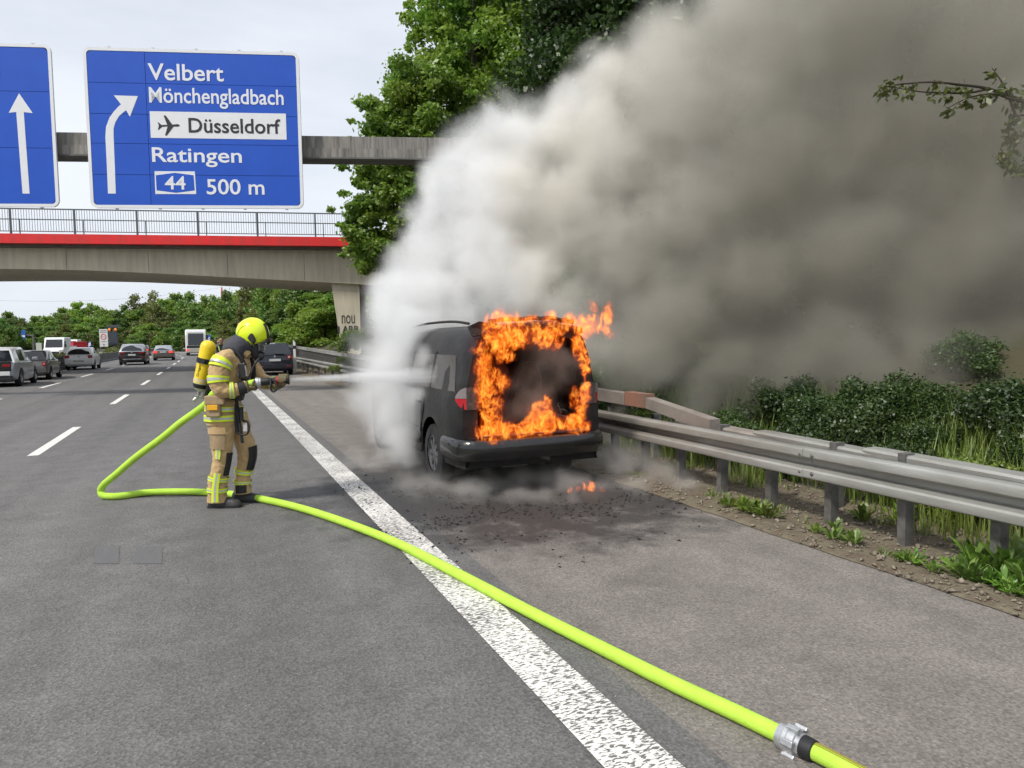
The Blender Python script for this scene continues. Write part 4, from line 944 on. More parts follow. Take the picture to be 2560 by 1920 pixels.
# traffic
b, g = hatch(1.78, 4.0, 1.58, .98, .30)
car('passing_car', 'white and black electric hatchback with silver flanks, leading edge of the jam at the median', -7.8, 33.4, 0, dict(W=1.78, len=4.0, r=.35, ro=.74, wb=2.57, paint=P_SILVER, roof=P_WHITE, body=b, green=g, sides=[(.75,1.55),(1.6,2.5)], mirror=(2.75,1.0), mirpaint=P_SILVER, rwk=.9,
    rear=[('rear_panel', P_BLACK, 0,.70,.62,1.02,-.02,.2), ('tail_light', M_TAIL, .42,.68,.80,.90,-.035,.0), ('bumper', P_WHITE, 0,.66,.46,.62,-.05,.2), ('lower_bumper', M_PLAST, 0,.74,.28,.44,-.03,.2)], plate=(-.26,.26,.49,.6,-.052)))
b, g = hatch(1.69, 3.8, 1.40, .92, .34)
car('passing_car', 'grey compact car with black roof beside the median wall', -7.7, 39.1, 0, dict(W=1.69, len=3.8, r=.30, ro=.65, wb=2.47, paint=P_GREY, roof=P_BLACK, body=b, green=g, sides=[(.7,1.4),(1.45,2.3)], mirror=(2.55,.95), rwk=.84,
    rear=[('tail_light', M_TAIL, .60,.76,.66,.86,-.01,.14), ('lamp_lens', M_TAILW, .65,.71,.73,.79,-.016,.05), ('bumper', P_GREY, 0,.76,.36,.58,-.06,.2), ('skirt', M_PLAST, 0,.70,.26,.38,-.05,.2), ('trim', M_CHROME, -.26,.26,.80,.83,-.01,.05,False)], plate=(-.26,.26,.66,.77,-.005)))
b, g = hatch(1.68, 3.97, 1.46, .96, .36)
car('passing_car', 'small white hatchback in the left lane by the median wall', -7.7, 53.6, 0, dict(W=1.68, len=3.97, r=.30, ro=.72, wb=2.47, paint=P_WHITE, roof=P_WHITE, body=b, green=g, sides=[(.7,1.5),(1.55,2.4)], mirror=(2.7,.98), mirpaint=P_WHITE, rwk=.84,
    rear=[('tail_light', M_TAIL, .52,.78,.76,.94,-.01,.16), ('bumper', P_WHITE, 0,.78,.38,.64,-.06,.2), ('badge', M_CHROME, -.045,.045,.82,.91,-.012,.05,False), ('plate_recess', mat('beige_plate', (.5,.47,.4), .6), -.3,.3,.52,.64,-.07,.0,False)]))
b, g = hatch(1.9, 4.6, 1.64, 1.05, .45)
car('passing_car', 'black sport utility car with one bright tail light in the middle lane', -5.35, 62.0, 0, dict(W=1.9, len=4.6, r=.36, ro=.9, wb=2.8, paint=P_BLACK, roof=P_SILVER, body=b, green=g, sides=[(.95,1.8),(1.85,2.8)], mirror=(3.1,1.08), rwk=.82,
    rear=[('tail_light', M_TAIL, .46,.84,.90,1.0,-.012,.16), ('bumper', P_BLACK, 0,.86,.42,.70,-.06,.2), ('reflector', M_TAIL, .5,.8,.60,.64,-.07,.0), ('trim', M_CHROME, 0,.66,.44,.49,-.075,.0), ('badge', M_CHROME, -.06,.06,.93,1.0,-.014,.06,False)], plate=(-.26,.26,.74,.86,-.01)))
b, g = hatch(1.81, 4.7, 1.46, .96, .75)
car('passing_car', 'grey brown estate car with lit brake light in the middle lane', -3.9, 76.0, 0, dict(W=1.81, len=4.7, r=.32, ro=.95, wb=2.75, paint=P_BROWN, roof=P_SILVER, body=b, green=g, sides=[(1.0,1.9),(1.95,2.9)], mirror=(3.1,1.0), rwk=.84,
    rear=[('tail_light', M_BRAKE, .52,.84,.74,.90,-.012,.16), ('bumper', P_BROWN, 0,.82,.36,.60,-.06,.2)], plate=(-.26,.26,.76,.87,-.01)))
car('passing_car', 'black car half hidden beyond the grey brown estate in the left lane', -6.8, 108.0, 0, dict(W=1.81, len=4.4, r=.32, ro=.85, wb=2.6, paint=P_BLACK, roof=P_BLACK, body=b[:-1]+[(4.69,.74,.34,.5,.54)], green=g, sides=[(1.0,1.9)], mirror=(3.1,1.0),
    rear=[('tail_light', M_BRAKE, .52,.84,.76,.88,-.012,.16)], plate=(-.26,.26,.6,.71,-.06)))
b, g = hatch(1.8, 4.3, 1.5, .98, .5)
car('oncoming_car', 'grey car on the opposite carriageway behind the median plants', -15.2, 118, PI, dict(W=1.8, len=4.3, r=.32, ro=.85, wb=2.6, paint=P_GREY, roof=P_GREY, body=b, green=g, sides=[(1.0,1.9),(1.95,2.8)], mirror=(3.0,1.0),
    rear=[('tail_light', M_TAIL, .5,.8,.76,.9,-.012,.16)]))
# coach
cb = empty('coach', (-1.3, 101.5, 0), 0, 'white touring coach with tall black rear window in the right lane', 'bus')
def prof_body(parent, name, prof, W, material, bev=.12):
    return MB().prism(prof, -W/2, W/2, 'yz').build(name, material, parent, bevel=bev)
prof_body(cb, 'body', [(0,.45),(-.1,.9),(-.05,1.4),(.1,2.7),(.35,3.25),(.8,3.42),(11.2,3.42),(11.9,3.0),(12.0,.6),(11.8,.35),(.3,.35)], 2.5, pmat('coach_white', (.66,.66,.64), .4), .14)
MB().add([(-.95,-.075,1.35),(.95,-.075,1.35),(.9,.08,2.85),(-.9,.08,2.85),(-.95,-.03,1.35),(.95,-.03,1.35),(.9,.12,2.85),(-.9,.12,2.85)], [(0,1,2,3),(4,7,6,5),(0,4,5,1),(1,5,6,2),(2,6,7,3),(3,7,4,0)]).build('rear_window', M_GLASS, cb)
MB().add([(-.96,.1,2.87),(.96,.1,2.87),(.8,.42,3.2),(-.8,.42,3.2),(-.96,.2,2.8),(.96,.2,2.8),(.8,.5,3.1),(-.8,.5,3.1)], [(0,1,2,3),(4,7,6,5),(0,4,5,1),(1,5,6,2),(2,6,7,3),(3,7,4,0)]).build('roof_panel', mat('coach_grey', (.22,.225,.23), .4), cb)
MB().box(-1.1, 1.1, -.14, 0, 1.0, 1.3).build('engine_grille', M_PLAST, cb, bevel=.03); MB().box(-1.15, 1.15, -.16, .1, .42, .98).build('bumper', pmat('coach_beige', (.45,.42,.38), .5), cb, bevel=.05)
for sd in (-1, 1):
    MB().box(sd*1.0-.14, sd*1.0+.14, -.175, -.05, .62, .84).build('tail_light', M_BRAKE if sd < 0 else M_TAIL, cb, bevel=.02)
    MB().box(*((1.251, 1.262) if sd > 0 else (-1.262, -1.251)), .6, 11, 1.6, 2.75).build('side_windows', M_GLASS, cb)
    MB().box(*((1.26, 1.5) if sd > 0 else (-1.5, -1.26)), 11.2, 11.35, 2.2, 2.8).build('mirror', M_PLAST, cb, bevel=.04)
    for y in (2.4, 3.7, 9.2): wheel(cb, sd*1.08, y, .5, .3, sd)
# white vans and the red box trailer on the opposite carriageway, fronts towards us
def van(label, L, t, s=1.0):
    o = empty('delivery_van', (L, t, 0), PI, label, 'van')
    MB().prism([(0,.35),(0,2.45),(.1,2.55),(4.0,2.55),(4.25,2.5),(4.95,1.35),(5.5,1.12),(5.65,.9),(5.7,.5),(5.6,.35)], -1.0, 1.0, 'yz').build('body', P_WHITE, o, bevel=.07)
    MB().add([(-.86,4.98,1.38),(.86,4.98,1.38),(.8,4.40,2.3),(-.8,4.40,2.3),(-.86,4.9,1.38),(.86,4.9,1.38),(.8,4.3,2.3),(-.8,4.3,2.3)], [(0,1,2,3),(4,7,6,5),(0,4,5,1),(1,5,6,2),(2,6,7,3),(3,7,4,0)]).build('windscreen', M_GLASS, o)
    MB().box(-.6, .6, 5.62, 5.72, .62, .9).build('grille', M_PLAST, o, bevel=.02)
    for sd in (-1, 1):
        MB().box(sd*.78-.17, sd*.78+.17, 5.45, 5.66, .82, 1.1).build('headlight', M_TAILW, o, bevel=.03); MB().box(sd*1.12-.1, sd*1.12+.1, 4.6, 4.72, 1.4, 1.75).build('mirror', M_PLAST, o, bevel=.03)
        MB().box(*((1.001, 1.01) if sd > 0 else (-1.01, -1.001)), 3.7, 4.45, 1.45, 2.1).build('side_window', M_GLASS, o)
        for y in (1.0, 4.7): wheel(o, sd*.88, y, .34, .22, sd)
    return o
p = P(131, 862, 82); van('tall white delivery van on the opposite carriageway behind the median', p.x, p.y+5.7)
p = P(173, 862, 118); van('white van following the taller van, next to the red box', p.x, p.y+5.7)
p = P(201, 862, 112); o = empty('box_trailer', (p.x, p.y, 0), R(28), 'bright red box trailer on the opposite carriageway', 'trailer')
M_REDBOX = mat('red_box_paint', (.52,.018,.03), .5, var=.3, scale=2)
MB().box(-1.0, 1.0, 0, 2.6, .75, 2.15).build('box', M_REDBOX, o, bevel=.03)
for z in (1.0, 1.45, 1.9): MB().box(-1.0, 1.0, -.03, -.002, z-.03, z+.03).build('rib', M_REDBOX, o)
MB().box(-.9, .9, .2, 3.4, .55, .73).build('chassis', M_PLAST, o)
for sd in (-1, 1): wheel(o, sd*.8, 1.5, .34, .2, sd)
# ------------------------------------------------------------------ far signs, marker posts, pylon
def put(px, py, D): p = P(px, py, D); p.z = 0; return p
M_MARK = mat('marker_blue', (.02,.10,.42), .5)
p = put(260, 862, 110); sgt = empty('truck_ban_sign', tuple(p), -PSI, 'tall white board with red ring sign beside the median', 'road sign')
k = 110/F; zt_ = P(260, 823, 110).z; zb_ = P(260, 867, 110).z
MB().box(-.65, .65, -.02, .02, zb_, zt_).build('board', mat('board_white', (.62,.6,.6), .6, var=.3, scale=4), sgt, bevel=.03)
cz = P(260, 842, 110).z; MB().rings([[( .44*r_*math.cos(a), y, cz+.44*r_*math.sin(a)) for a in np.linspace(0, 2*PI, 25)[:-1]] for r_, y in ((1,-.03),(1,-.045),(.74,-.045),(.74,-.03))], False, False).build('ring', mat('ban_red', (.5,.03,.05), .5), sgt)
for z, w, h in ((zt_-.25,.5,.12),(zt_-.5,.5,.1),(cz,.2,.08),(cz-.75,.35,.1),(cz-1.2,.16,.16),(cz-1.45,.14,.08)): MB().box(-w, w, -.032, -.021, z-h/2, z+h/2).build('print_bar', mat('board_print', (.16,.16,.17), .6), sgt)
for x in (-.55, .55): MB().box(x-.04, x+.04, .03, .11, 0, zt_-.2).build('post', M_POST, sgt)
def solar_sign(px, D, pyt, label, rz=0.0, behind=False):
    p = put(px, 858, D); o = empty('warning_trailer', tuple(p), -PSI+rz, label, 'traffic sign'); z = P(px, pyt, D).z
    pan = lambda x0, x1: MB().add([(x0,-.1,z-.42),(x1,-.1,z-.42),(x1,.35,z),(x0,.35,z),(x0,-.1,z-.47),(x1,-.1,z-.47),(x1,.35,z-.05),(x0,.35,z-.05)], [(0,1,2,3),(4,7,6,5),(0,4,5,1),(1,5,6,2),(2,6,7,3),(3,7,4,0)]).build('solar_panel', mat('solar_black', (.008,.008,.01), .25), o)
    pan(-.87, -.02); pan(.02, .87)
    for x in (-.45, .45): MB().lathe((x, -.12, z-.72), (0,-1,0), [(0,.2),(.06,.2),(.1,.14),(.11,.01)], 16).build('amber_lamp', mat('amber_lamp', (.75,.16,.03), .35, emit=((1,.22,.03), .25)), o, 40)
    MB().box(-.68, .68, -.06, .04, z-2.55, z-1.0).build('display', mat('display_dark', (.03,.036,.05), .45), o, bevel=.02); MB().box(-.68, .68, -.07, .05, z-2.95, z-2.56).build('display_base', mat('display_navy', (.012,.018,.04), .5), o, bevel=.02)
    MB().box(-.05, .05, .06, .16, 0, z-.3).build('mast', M_POST, o); MB().box(-.5, .5, -.3, .5, .1, .45).build('footing', M_POST, o)
    return o
solar_sign(284, 105, 812, 'dark display board with two amber lamps and solar panels beside the median')
solar_sign(608, 104, 799, 'dark display board with solar panels on the right verge, seen over the yellow helmet')
def marker(px, D, y0, y1, w, label):
    p = put(px, 860, D); o = empty('exit_marker', tuple(p), -PSI, label, 'road sign', 'blue exit markers'); z0, z1 = P(px, y1, D).z, P(px, y0, D).z; w = w*D/F/2
    MB().box(-w, w, -.02, .02, max(.3, z0), z1).build('board', M_MARK, o); 
    for i in range(3):
        zz = z0+(z1-z0)*(.1+.2*i); MB().add([(-w*.9,-.025,zz),(w*.9,-.025,zz+.28),(w*.9,-.025,zz+.42),(-w*.9,-.025,zz+.14)], [(0,1,2,3)]).build('stripe', M_WHITE, o)
    MB().box(-.05, .05, .03, .1, 0, z1-.1).build('post', M_POST, o)
marker(522, 122, 837, 860, 9, 'blue striped exit marker right of the coach'); marker(386, 150, 854, 869, 7, 'blue striped exit marker above the black car'); marker(224, 118, 855, 868, 7, 'small blue marker beside the red box trailer')
p = put(82, 862, 128); o = empty('direction_sign', tuple(p), -PSI, 'blue sign on a tall cantilever post by the dark trees', 'road sign')
k = 128/F; MB().box(-2.25, -1.2, -.05, .05, P(58, 848, 128).z, P(58, 825, 128).z).build('board', M_MARK, o); MB().box(-1.9, -1.3, -.06, -.051, P(58, 843, 128).z, P(58, 838, 128).z).build('print_bar', M_WHITE, o)
zz = P(82, 836, 128).z; MB().box(-2.2, .2, .06, .2, zz-.2, zz).build('arm', M_POST, o); MB().box(-.12, .12, .06, .3, 0, zz-.205).build('post', M_POST, o)
p = put(97, 862, 96); o = empty('road_sign', tuple(p), -PSI, 'small pale sign seen from behind beside the white van', 'road sign'); MB().box(-.38, .38, -.02, .02, .6, P(97, 857, 96).z).build('board', mat('sign_rear_grey', (.4,.42,.36), .6), o); MB().box(-.04, .04, .03, .08, 0, 1.6).build('post', M_POST, o)
# delineator beside the parked car
p = P(737, 890, 37); dl = empty('delineator_post', (p.x, p.y, .0), R(-20), 'white delineator post beside the parked dark blue car', 'post')
MB().prism([(-.06,0),(.06,0),(.06,1.55),(-.06,1.72)], -.05, .05).build('shaft', mat('delineator_white', (.75,.75,.73), .5), dl); MB().box(-.065, .065, -.055, .055, 1.25, 1.42).build('band', M_PLAST, dl)
# lattice pylon and its wires beyond the wood
M_PYL = mat('pylon_red', (.50,.10,.05), .6); D = 520
p = put(560, 857, D); zt_ = P(560, 717, D).z; py = empty('power_pylon', tuple(p), -PSI, 'red lattice pylon rising above the wood', 'pylon')
mb = MB(); hw = lambda z: .25+2.6*(1-z/zt_); 
for sx in (-1, 1):
    for sy in (-1, 1): mb.tube([(sx*hw(0), sy*hw(0), 0), (sx*hw(zt_), sy*hw(zt_), zt_)], [.13, .09], 5)
mb.build('mast_legs', M_PYL, py); lv = list(np.linspace(2, zt_-1, 12))
for z0, z1 in zip(lv, lv[1:]):
    m2 = MB()
    for (ax, ay, bx, by) in ((-1,-1,1,-1),(1,-1,1,1),(1,1,-1,1),(-1,1,-1,-1)):
        m2.tube([(ax*hw(z0), ay*hw(z0), z0), (bx*hw(z1), by*hw(z1), z1)], .1, 4); m2.tube([(bx*hw(z0), by*hw(z0), z0), (ax*hw(z1), ay*hw(z1), z1)], .1, 4)
    m2.build('bracing', M_PYL, py)
def wire(a, b, sag, label):
    pts_ = []
    for i in range(25):
        u = i/24; q_ = a.lerp(b, u); q_.z -= sag*4*u*(1-u); pts_.append(q_)
    tag(MB().tube(pts_, .05, 5).build('power_line', mat('wire', (.10,.10,.11), .5, .3)), label, 'cable')
top = p+Vector((0, 0, zt_-.6)); wire(top, P(-150, 742, 460), 6, 'thin power line running left from the pylon over the wood'); wire(top, P(700, 735, 560), 2, 'thin power line running right from the pylon behind the trees')
# ------------------------------------------------------------------ firefighter
M_TAN = mat('tan_turnout_cloth', (.53,.365,.175), .9, var=.6, scale=7, var2=(.40,.26,.115), bump=.35, bscale=140, sheen=.2)
M_TAN2 = mat('brown_pouch_cloth', (.40,.29,.165), .9, var=.5, scale=12, bump=.3, bscale=160)
M_HIVIS = mat('fluorescent_yellow', (.70,.86,.03), .55, var=.15, scale=20, emit=None); M_SILV = mat('reflective_silver', (.55,.56,.55), .4, .2, var=.3, scale=30)
M_HELM = mat('fluorescent_helmet', (.72,.88,.01), .3, coat=.5, var=.12, scale=6, var2=(.6,.75,.01)); M_BLK = mat('black_rubber', (.016,.016,.018), .55, var=.4, scale=14)
M_STRAP = mat('black_webbing', (.02,.021,.024), .8, var=.5, scale=30, bump=.3, bscale=200); M_FLAP = mat('grey_neck_cloth', (.055,.057,.07), .85, var=.5, scale=6, bump=.4, bscale=40)
M_GLOVE = mat('leather_glove', (.15,.10,.045), .8, var=.9, scale=18, var2=(.10,.105,.05), bump=.3); M_BOOT = mat('boot_leather', (.022,.022,.023), .5, var=.6, scale=12, var2=(.05,.048,.045), bump=.2)
M_CYL = mat('yellow_cylinder', (.82,.60,.005), .4, coat=.3, var=.15, scale=8); M_CYLW = mat('pale_cylinder_end', (.55,.58,.45), .5, var=.3, scale=10)
M_BRASS = mat('valve_metal', (.45,.44,.42), .35, .7, var=.5, scale=25); M_REDR = mat('red_ring', (.35,.012,.02), .5)
M_VISOR = mat('mask_visor', (.5,.52,.52), .08, trans=.85, spec=.5)
M_CLOUD = bpy.data.textures.new('cloth_folds', 'CLOUDS'); M_CLOUD.noise_scale = .085; M_CLOUD.noise_depth = 2
ORG = G(575, 1262)+Vector(_r0)*.062
ff = empty('person', tuple(ORG), -PSI, 'firefighter in tan turnout gear and yellow helmet standing and aiming the hose nozzle', 'person')
def X(px): return (px-400)*.001253
def Z(py): return (1575-py)*.001253
def pt(px, py, y, ra=None, rb=None):
    p = (X(px), y, Z(py)); return p if ra is None else p+(ra, rb if rb is not None else ra)
torso = smooth_path([pt(338,905,0,.155,.185), pt(336,860,0,.163,.20), pt(340,780,0,.152,.195), pt(372,690,0,.128,.17), pt(405,590,0,.132,.185), pt(428,490,0,.142,.20), pt(440,410,0,.135,.20), pt(462,360,0,.10,.15), pt(500,318,0,.062,.075), pt(530,285,0,.056,.06)], 3)
arm_n = smooth_path([pt(438,400,-.13,.088), pt(412,418,-.205,.093), pt(392,480,-.245,.092), pt(383,560,-.265,.084), pt(400,628,-.265,.078), pt(455,645,-.245,.074), pt(520,640,-.215,.064), pt(580,622,-.18,.055)], 3)
arm_f = smooth_path([pt(450,400,.13,.09), pt(470,430,.21,.09), pt(510,520,.26,.08), pt(570,590,.25,.074), pt(660,612,.18,.066), pt(745,612,.10,.056), pt(790,605,.06,.05)], 3)
leg_n = smooth_path([pt(345,860,-.095,.125,.115), pt(350,940,-.10,.112,.11), pt(350,1040,-.105,.102,.10), pt(343,1130,-.105,.094,.093), pt(332,1210,-.105,.088,.088), pt(308,1310,-.10,.086,.088), pt(291,1410,-.10,.086,.088), pt(284,1528,-.10,.090,.088)], 3)
leg_f = smooth_path([pt(395,860,.095,.12,.115), pt(412,950,.105,.110,.11), pt(440,1050,.115,.10,.10), pt(462,1130,.12,.092,.092), pt(462,1210,.12,.085,.088), pt(438,1310,.12,.078,.085), pt(424,1400,.12,.076,.085), pt(424,1500,.12,.074,.085)], 3)
mb = MB(); mb.limb(torso, 20); mb.limb(arm_n, 14, (0,0,1) if False else (0,1,0)); mb.limb(arm_f, 14); mb.limb(leg_n, 16); mb.limb(leg_f, 16)
# head inside hood and helmet
mb.limb(smooth_path([pt(540,300,0,.055,.06), pt(575,300,0,.085,.078), pt(592,240,0,.098,.08), pt(590,180,0,.085,.07), pt(588,150,0,.03,.03)], 3), 14)
body = mb.build('body', M_TAN, ff)
rm = body.modifiers.new('join', 'REMESH'); rm.mode = 'VOXEL'; rm.voxel_size = .011; rm.use_smooth_shade = True
sm_ = body.modifiers.new('soften', 'SMOOTH'); sm_.iterations = 4; sm_.factor = .5
dp = body.modifiers.new('folds', 'DISPLACE'); dp.texture = M_CLOUD; dp.strength = .036; dp.mid_level = .5; dp.texture_coords = 'LOCAL'
M_CLOUD2 = bpy.data.textures.new('fine_folds', 'CLOUDS'); M_CLOUD2.noise_scale = .03; M_CLOUD2.noise_depth = 2
dp2 = body.modifiers.new('creases', 'DISPLACE'); dp2.texture = M_CLOUD2; dp2.strength = .012; dp2.mid_level = .5; dp2.texture_coords = 'LOCAL'
def cuff(path, s0, s1, material, name, off=.011, n=20):
    k = 4; pts_ = [interp(path, s0+(s1-s0)*i/k) for i in range(k+1)]; mb = MB()
    mb.limb(pts_, n, cap=False, off=off); mb.limb(pts_, n, cap=False, off=off-.004); return mb.build(name, material, ff, 50)
def band(path, s0, s1, off=.013):
    w = (s1-s0)/3
    cuff(path, s0, s0+w, M_HIVIS, 'reflective_band', off); cuff(path, s0+w, s0+2*w, M_SILV, 'reflective_band', off+.001); cuff(path, s0+2*w, s1, M_HIVIS, 'reflective_band', off)
def patch(path, s0, s1, a0, a1, material, name, off=.012, n=8, par=None):
    """a piece of cloth lying on a limb between two angles (degrees; 270 faces the near side)"""
    rs_ = []
    for i in range(n+1):
        p = interp(path, s0+(s1-s0)*i/n); q1 = Vector(interp(path, min(1, s0+(s1-s0)*i/n+.02))[:3]); q0 = Vector(interp(path, max(0, s0+(s1-s0)*i/n-.02))[:3])
        t_ = (q1-q0).normalized(); b_ = Vector((0,1,0)); b_ = (b_-t_*b_.dot(t_)).normalized(); a_ = b_.cross(t_); c = Vector(p[:3])
        row = [c+a_*(p[3]+o_)*math.cos(R(an))+b_*(p[4]+o_)*math.sin(R(an)) for o_, an in [(off, a0+(a1-a0)*j/6) for j in range(7)]+[(off-.006, a1+(a0-a1)*j/6) for j in range(7)]]
        rs_.append(row)
    return MB().rings(rs_).build(name, material, par or ff, 45)
# jacket skirt over the hips with two slanting bands
jk = smooth_path([pt(336,925,0,.168,.205), pt(336,880,0,.172,.21), pt(338,820,0,.166,.208), pt(342,760,0,.155,.2), pt(360,705,0,.135,.182)], 3)
j_ = MB(); j_.limb(jk, 26, cap=False); jo = j_.build('jacket_skirt', M_TAN, ff, 60); s_ = jo.modifiers.new('thick', 'SOLIDIFY'); s_.thickness = .012
d_ = jo.modifiers.new('folds', 'DISPLACE'); d_.texture = M_CLOUD; d_.strength = .02; d_.texture_coords = 'LOCAL'
band(jk, .16, .38, .016); band(jk, .50, .70, .016)
band(arm_n, .40, .50); band(arm_n, .735, .80, .012); band(arm_f, .80, .86); band(arm_n, .16, .27)
band(leg_n, .70, .75); band(leg_n, .83, .88); band(leg_f, .70, .755); band(leg_f, .84, .88)
for k_, (a0, a1) in enumerate(((238, 250), (250, 262), (262, 274))): patch(leg_n, .64, .985, a0+4, a1+4, M_SILV if k_ == 1 else M_HIVIS, 'leg_stripe', .018)
for k_, (a0, a1) in enumerate(((258, 266), (266, 276), (276, 284))): patch(leg_n, .36, .475, a0, a1, M_SILV if k_ == 1 else M_HIVIS, 'thigh_tag', .015)
patch(leg_n, .40, .66, 186, 226, M_BLK, 'knee_pad', .014); patch(leg_f, .42, .68, 165, 238, M_BLK, 'knee_pad', .014); patch(leg_f, .86, .985, 225, 300, M_BLK, 'hem_guard', .012)
patch(leg_n, .12, .36, 240, 322, M_TAN2, 'thigh_pocket', .022); patch(leg_n, .115, .19, 238, 324, M_TAN, 'pocket_flap', .03)
patch(arm_n, .86, .97, 180, 330, M_BLK, 'wrist_patch', .012)
# hood collar, neck cloth
mb = MB().limb(smooth_path([pt(578,262,0,.125,.11), pt(540,275,0,.118,.118), pt(500,300,0,.118,.128), pt(462,340,0,.125,.15), pt(436,372,0,.122,.165)], 3), 22, cap=False); nk = mb.build('neck_cloth', M_FLAP, ff, 60); nk.modifiers.new('t', 'SOLIDIFY').thickness = .006
d_ = nk.modifiers.new('folds', 'DISPLACE'); d_.texture = M_CLOUD; d_.strength = .02; d_.texture_coords = 'LOCAL'
MB().limb(smooth_path([pt(505,352,0,.085,.10), pt(535,360,0,.07,.09), pt(560,385,0,.055,.08)], 3), 16).build('collar', M_TAN, ff, 60)
# helmet shell: dome whose rim drops over the ears
def helmet():
    mb = MB(); nph, nth = 36, 14; cx, cz = X(585), Z(212); rs_ = []
    for i in range(nth+1):
        row = []
        for j in range(nph):
            ph = 2*PI*j/nph; side = abs(math.sin(ph))**1.5; front = max(0, math.cos(ph)); back = max(0, -math.cos(ph))
            thm = R(94)+R(42)*side+R(6)*front**3+R(18)*back
            th = thm*i/nth; rx = .155 if math.cos(ph) > 0 else .158
            bulge = 1+.05*math.exp(-((math.sin(ph))/.25)**2)*math.sin(th)  # crest ridge fore and aft
            row.append((cx+rx*math.sin(th)*math.cos(ph)*bulge, .128*math.sin(th)*math.sin(ph), cz+.153*math.cos(th)*(1+.03*math.exp(-(math.sin(ph)/.3)**2))))
        rs_.append(row)
    mb.rings(rs_, False, False); return mb
hm = helmet(); hm.v = [(x+.10*0, y, z) for x, y, z in hm.v]
ho = hm.build('helmet', M_HELM, ff, 60); ho.modifiers.new('t', 'SOLIDIFY').thickness = .007
TILT = R(12); hc = Vector((X(585), 0, Z(212)))
ho.matrix_local = Matrix.Translation(hc) @ Matrix.Rotation(TILT, 4, 'Y') @ Matrix.Translation(-hc)
def hb(name, poly_, y0, y1, material, **k):
    o = MB().prism([(X(a), Z(b)) for a, b in poly_], y0, y1).build(name, material, ho, **k); o.matrix_parent_inverse = ho.matrix_local.inverted(); return o
hb('side_badge', [(606,206),(622,208),(654,258),(638,288),(588,246)], -.150, -.10, M_BLK, bevel=.012)
rim = MB(); rim.tube(smooth_path([(X(690),-.085,Z(275)),(X(708),-.06,Z(258)),(X(718),0,Z(225)),(X(708),.06,Z(258)),(X(690),.085,Z(275))], 4), .011, 8); r_ = rim.build('brim', M_BLK, ho, 50); r_.matrix_parent_inverse = ho.matrix_local.inverted()
fr = MB().tube(smooth_path([(X(668),-.03,Z(118)),(X(700),-.03,Z(170)),(X(712),-.02,Z(220))], 4), .014, 8); r_ = fr.build('front_trim', M_BLK, ho, 50); r_.matrix_parent_inverse = ho.matrix_local.inverted()
for y in (-.112, -.098):
    rd = MB().tube(smooth_path([(X(490),y*.8,Z(235)),(X(520),y*.95,Z(175)),(X(575),y*.98,Z(150)),(X(640),y*.9,Z(168)),(X(690),y*.6,Z(215))], 4), .0035, 6); r_ = rd.build('ridge', M_HELM, ho, 50); r_.matrix_parent_inverse = ho.matrix_local.inverted()
    break
# breathing mask
MB().limb(smooth_path([pt(596,268,0,.07,.08), pt(602,330,0,.066,.076), pt(614,385,0,.05,.058), pt(622,425,0,.028,.03)], 3), 16).build('mask', M_BLK, ff, 50)
MB().limb(smooth_path([pt(640,282,0,.030,.075), pt(650,320,0,.032,.072), pt(650,352,0,.026,.058)], 3), 16).build('visor', M_VISOR, ff, 60)
MB().lathe((X(628),0,Z(385)), (1,0,-.35), [(0,.045),(.03,.045),(.05,.036),(.055,.01)], 16).build('regulator', M_BLK, ff, 40)
MB().lathe((X(612),0,Z(380)), (1,0,-.35), [(.018,.047),(.026,.047)], 16).build('regulator_ring', M_REDR, ff, 40)
MB().tube(smooth_path([(X(640),-.03,Z(405)),(X(618),-.06,Z(440)),(X(590),-.08,Z(500)),(X(575),-.12,Z(560)),(X(540),-.17,Z(600))], 5), .012, 8).build('air_hose', M_BLK, ff, 50)
# gloves closed round a rod that runs along x
def hand(name, c, rc, palm, sx=1):
    """palm: angle (degrees, in the y,z plane) where the palm lies; four fingers wrap from it, the thumb from the other side"""
    h = MB(); cx, cy_, cz = c
    def on(an, x, r_): return (x, cy_+r_*math.cos(R(an)), cz+r_*math.sin(R(an)))
    lens = (150, 172, 165, 138)
    for i in range(4):
        x0 = cx+sx*(-.033+.022*i); h.tube([on(palm-10+lens[i]*u, x0+.004*math.sin(3*u), rc+.012) for u in (0, .2, .4, .6, .8, 1)], [.0125, .0125, .012, .0115, .0105, .008], 8)
    h.tube([on(palm-20-95*u, cx+sx*(.02+.022*u), rc+.013) for u in (0, .33, .66, 1)], [.015, .014, .013, .009], 8)
    pl = [on(palm+a, x, rc+r_) for x in (cx-.048, cx+.048) for a, r_ in ((-38, .004), (-30, .028), (0, .034), (30, .028), (38, .004))]
    h.rings([pl[:5], pl[5:]])
    o = h.build(name, M_GLOVE, ff, 60); rm_ = o.modifiers.new('join', 'REMESH'); rm_.mode = 'VOXEL'; rm_.voxel_size = .005; rm_.use_smooth_shade = True
    return o
hand('glove', (X(612), -.175, Z(603)), .036, 235); MB().limb([pt(560,628,-.192,.062), pt(600,615,-.192,.05)], 14).build('glove_cuff', M_GLOVE, ff, 50)
hand('glove', (X(838), -.10, Z(582)), .037, 60, 1); MB().limb([pt(770,606,.045,.058), pt(815,590,-.02,.045)], 14).build('glove_cuff', M_GLOVE, ff, 50)
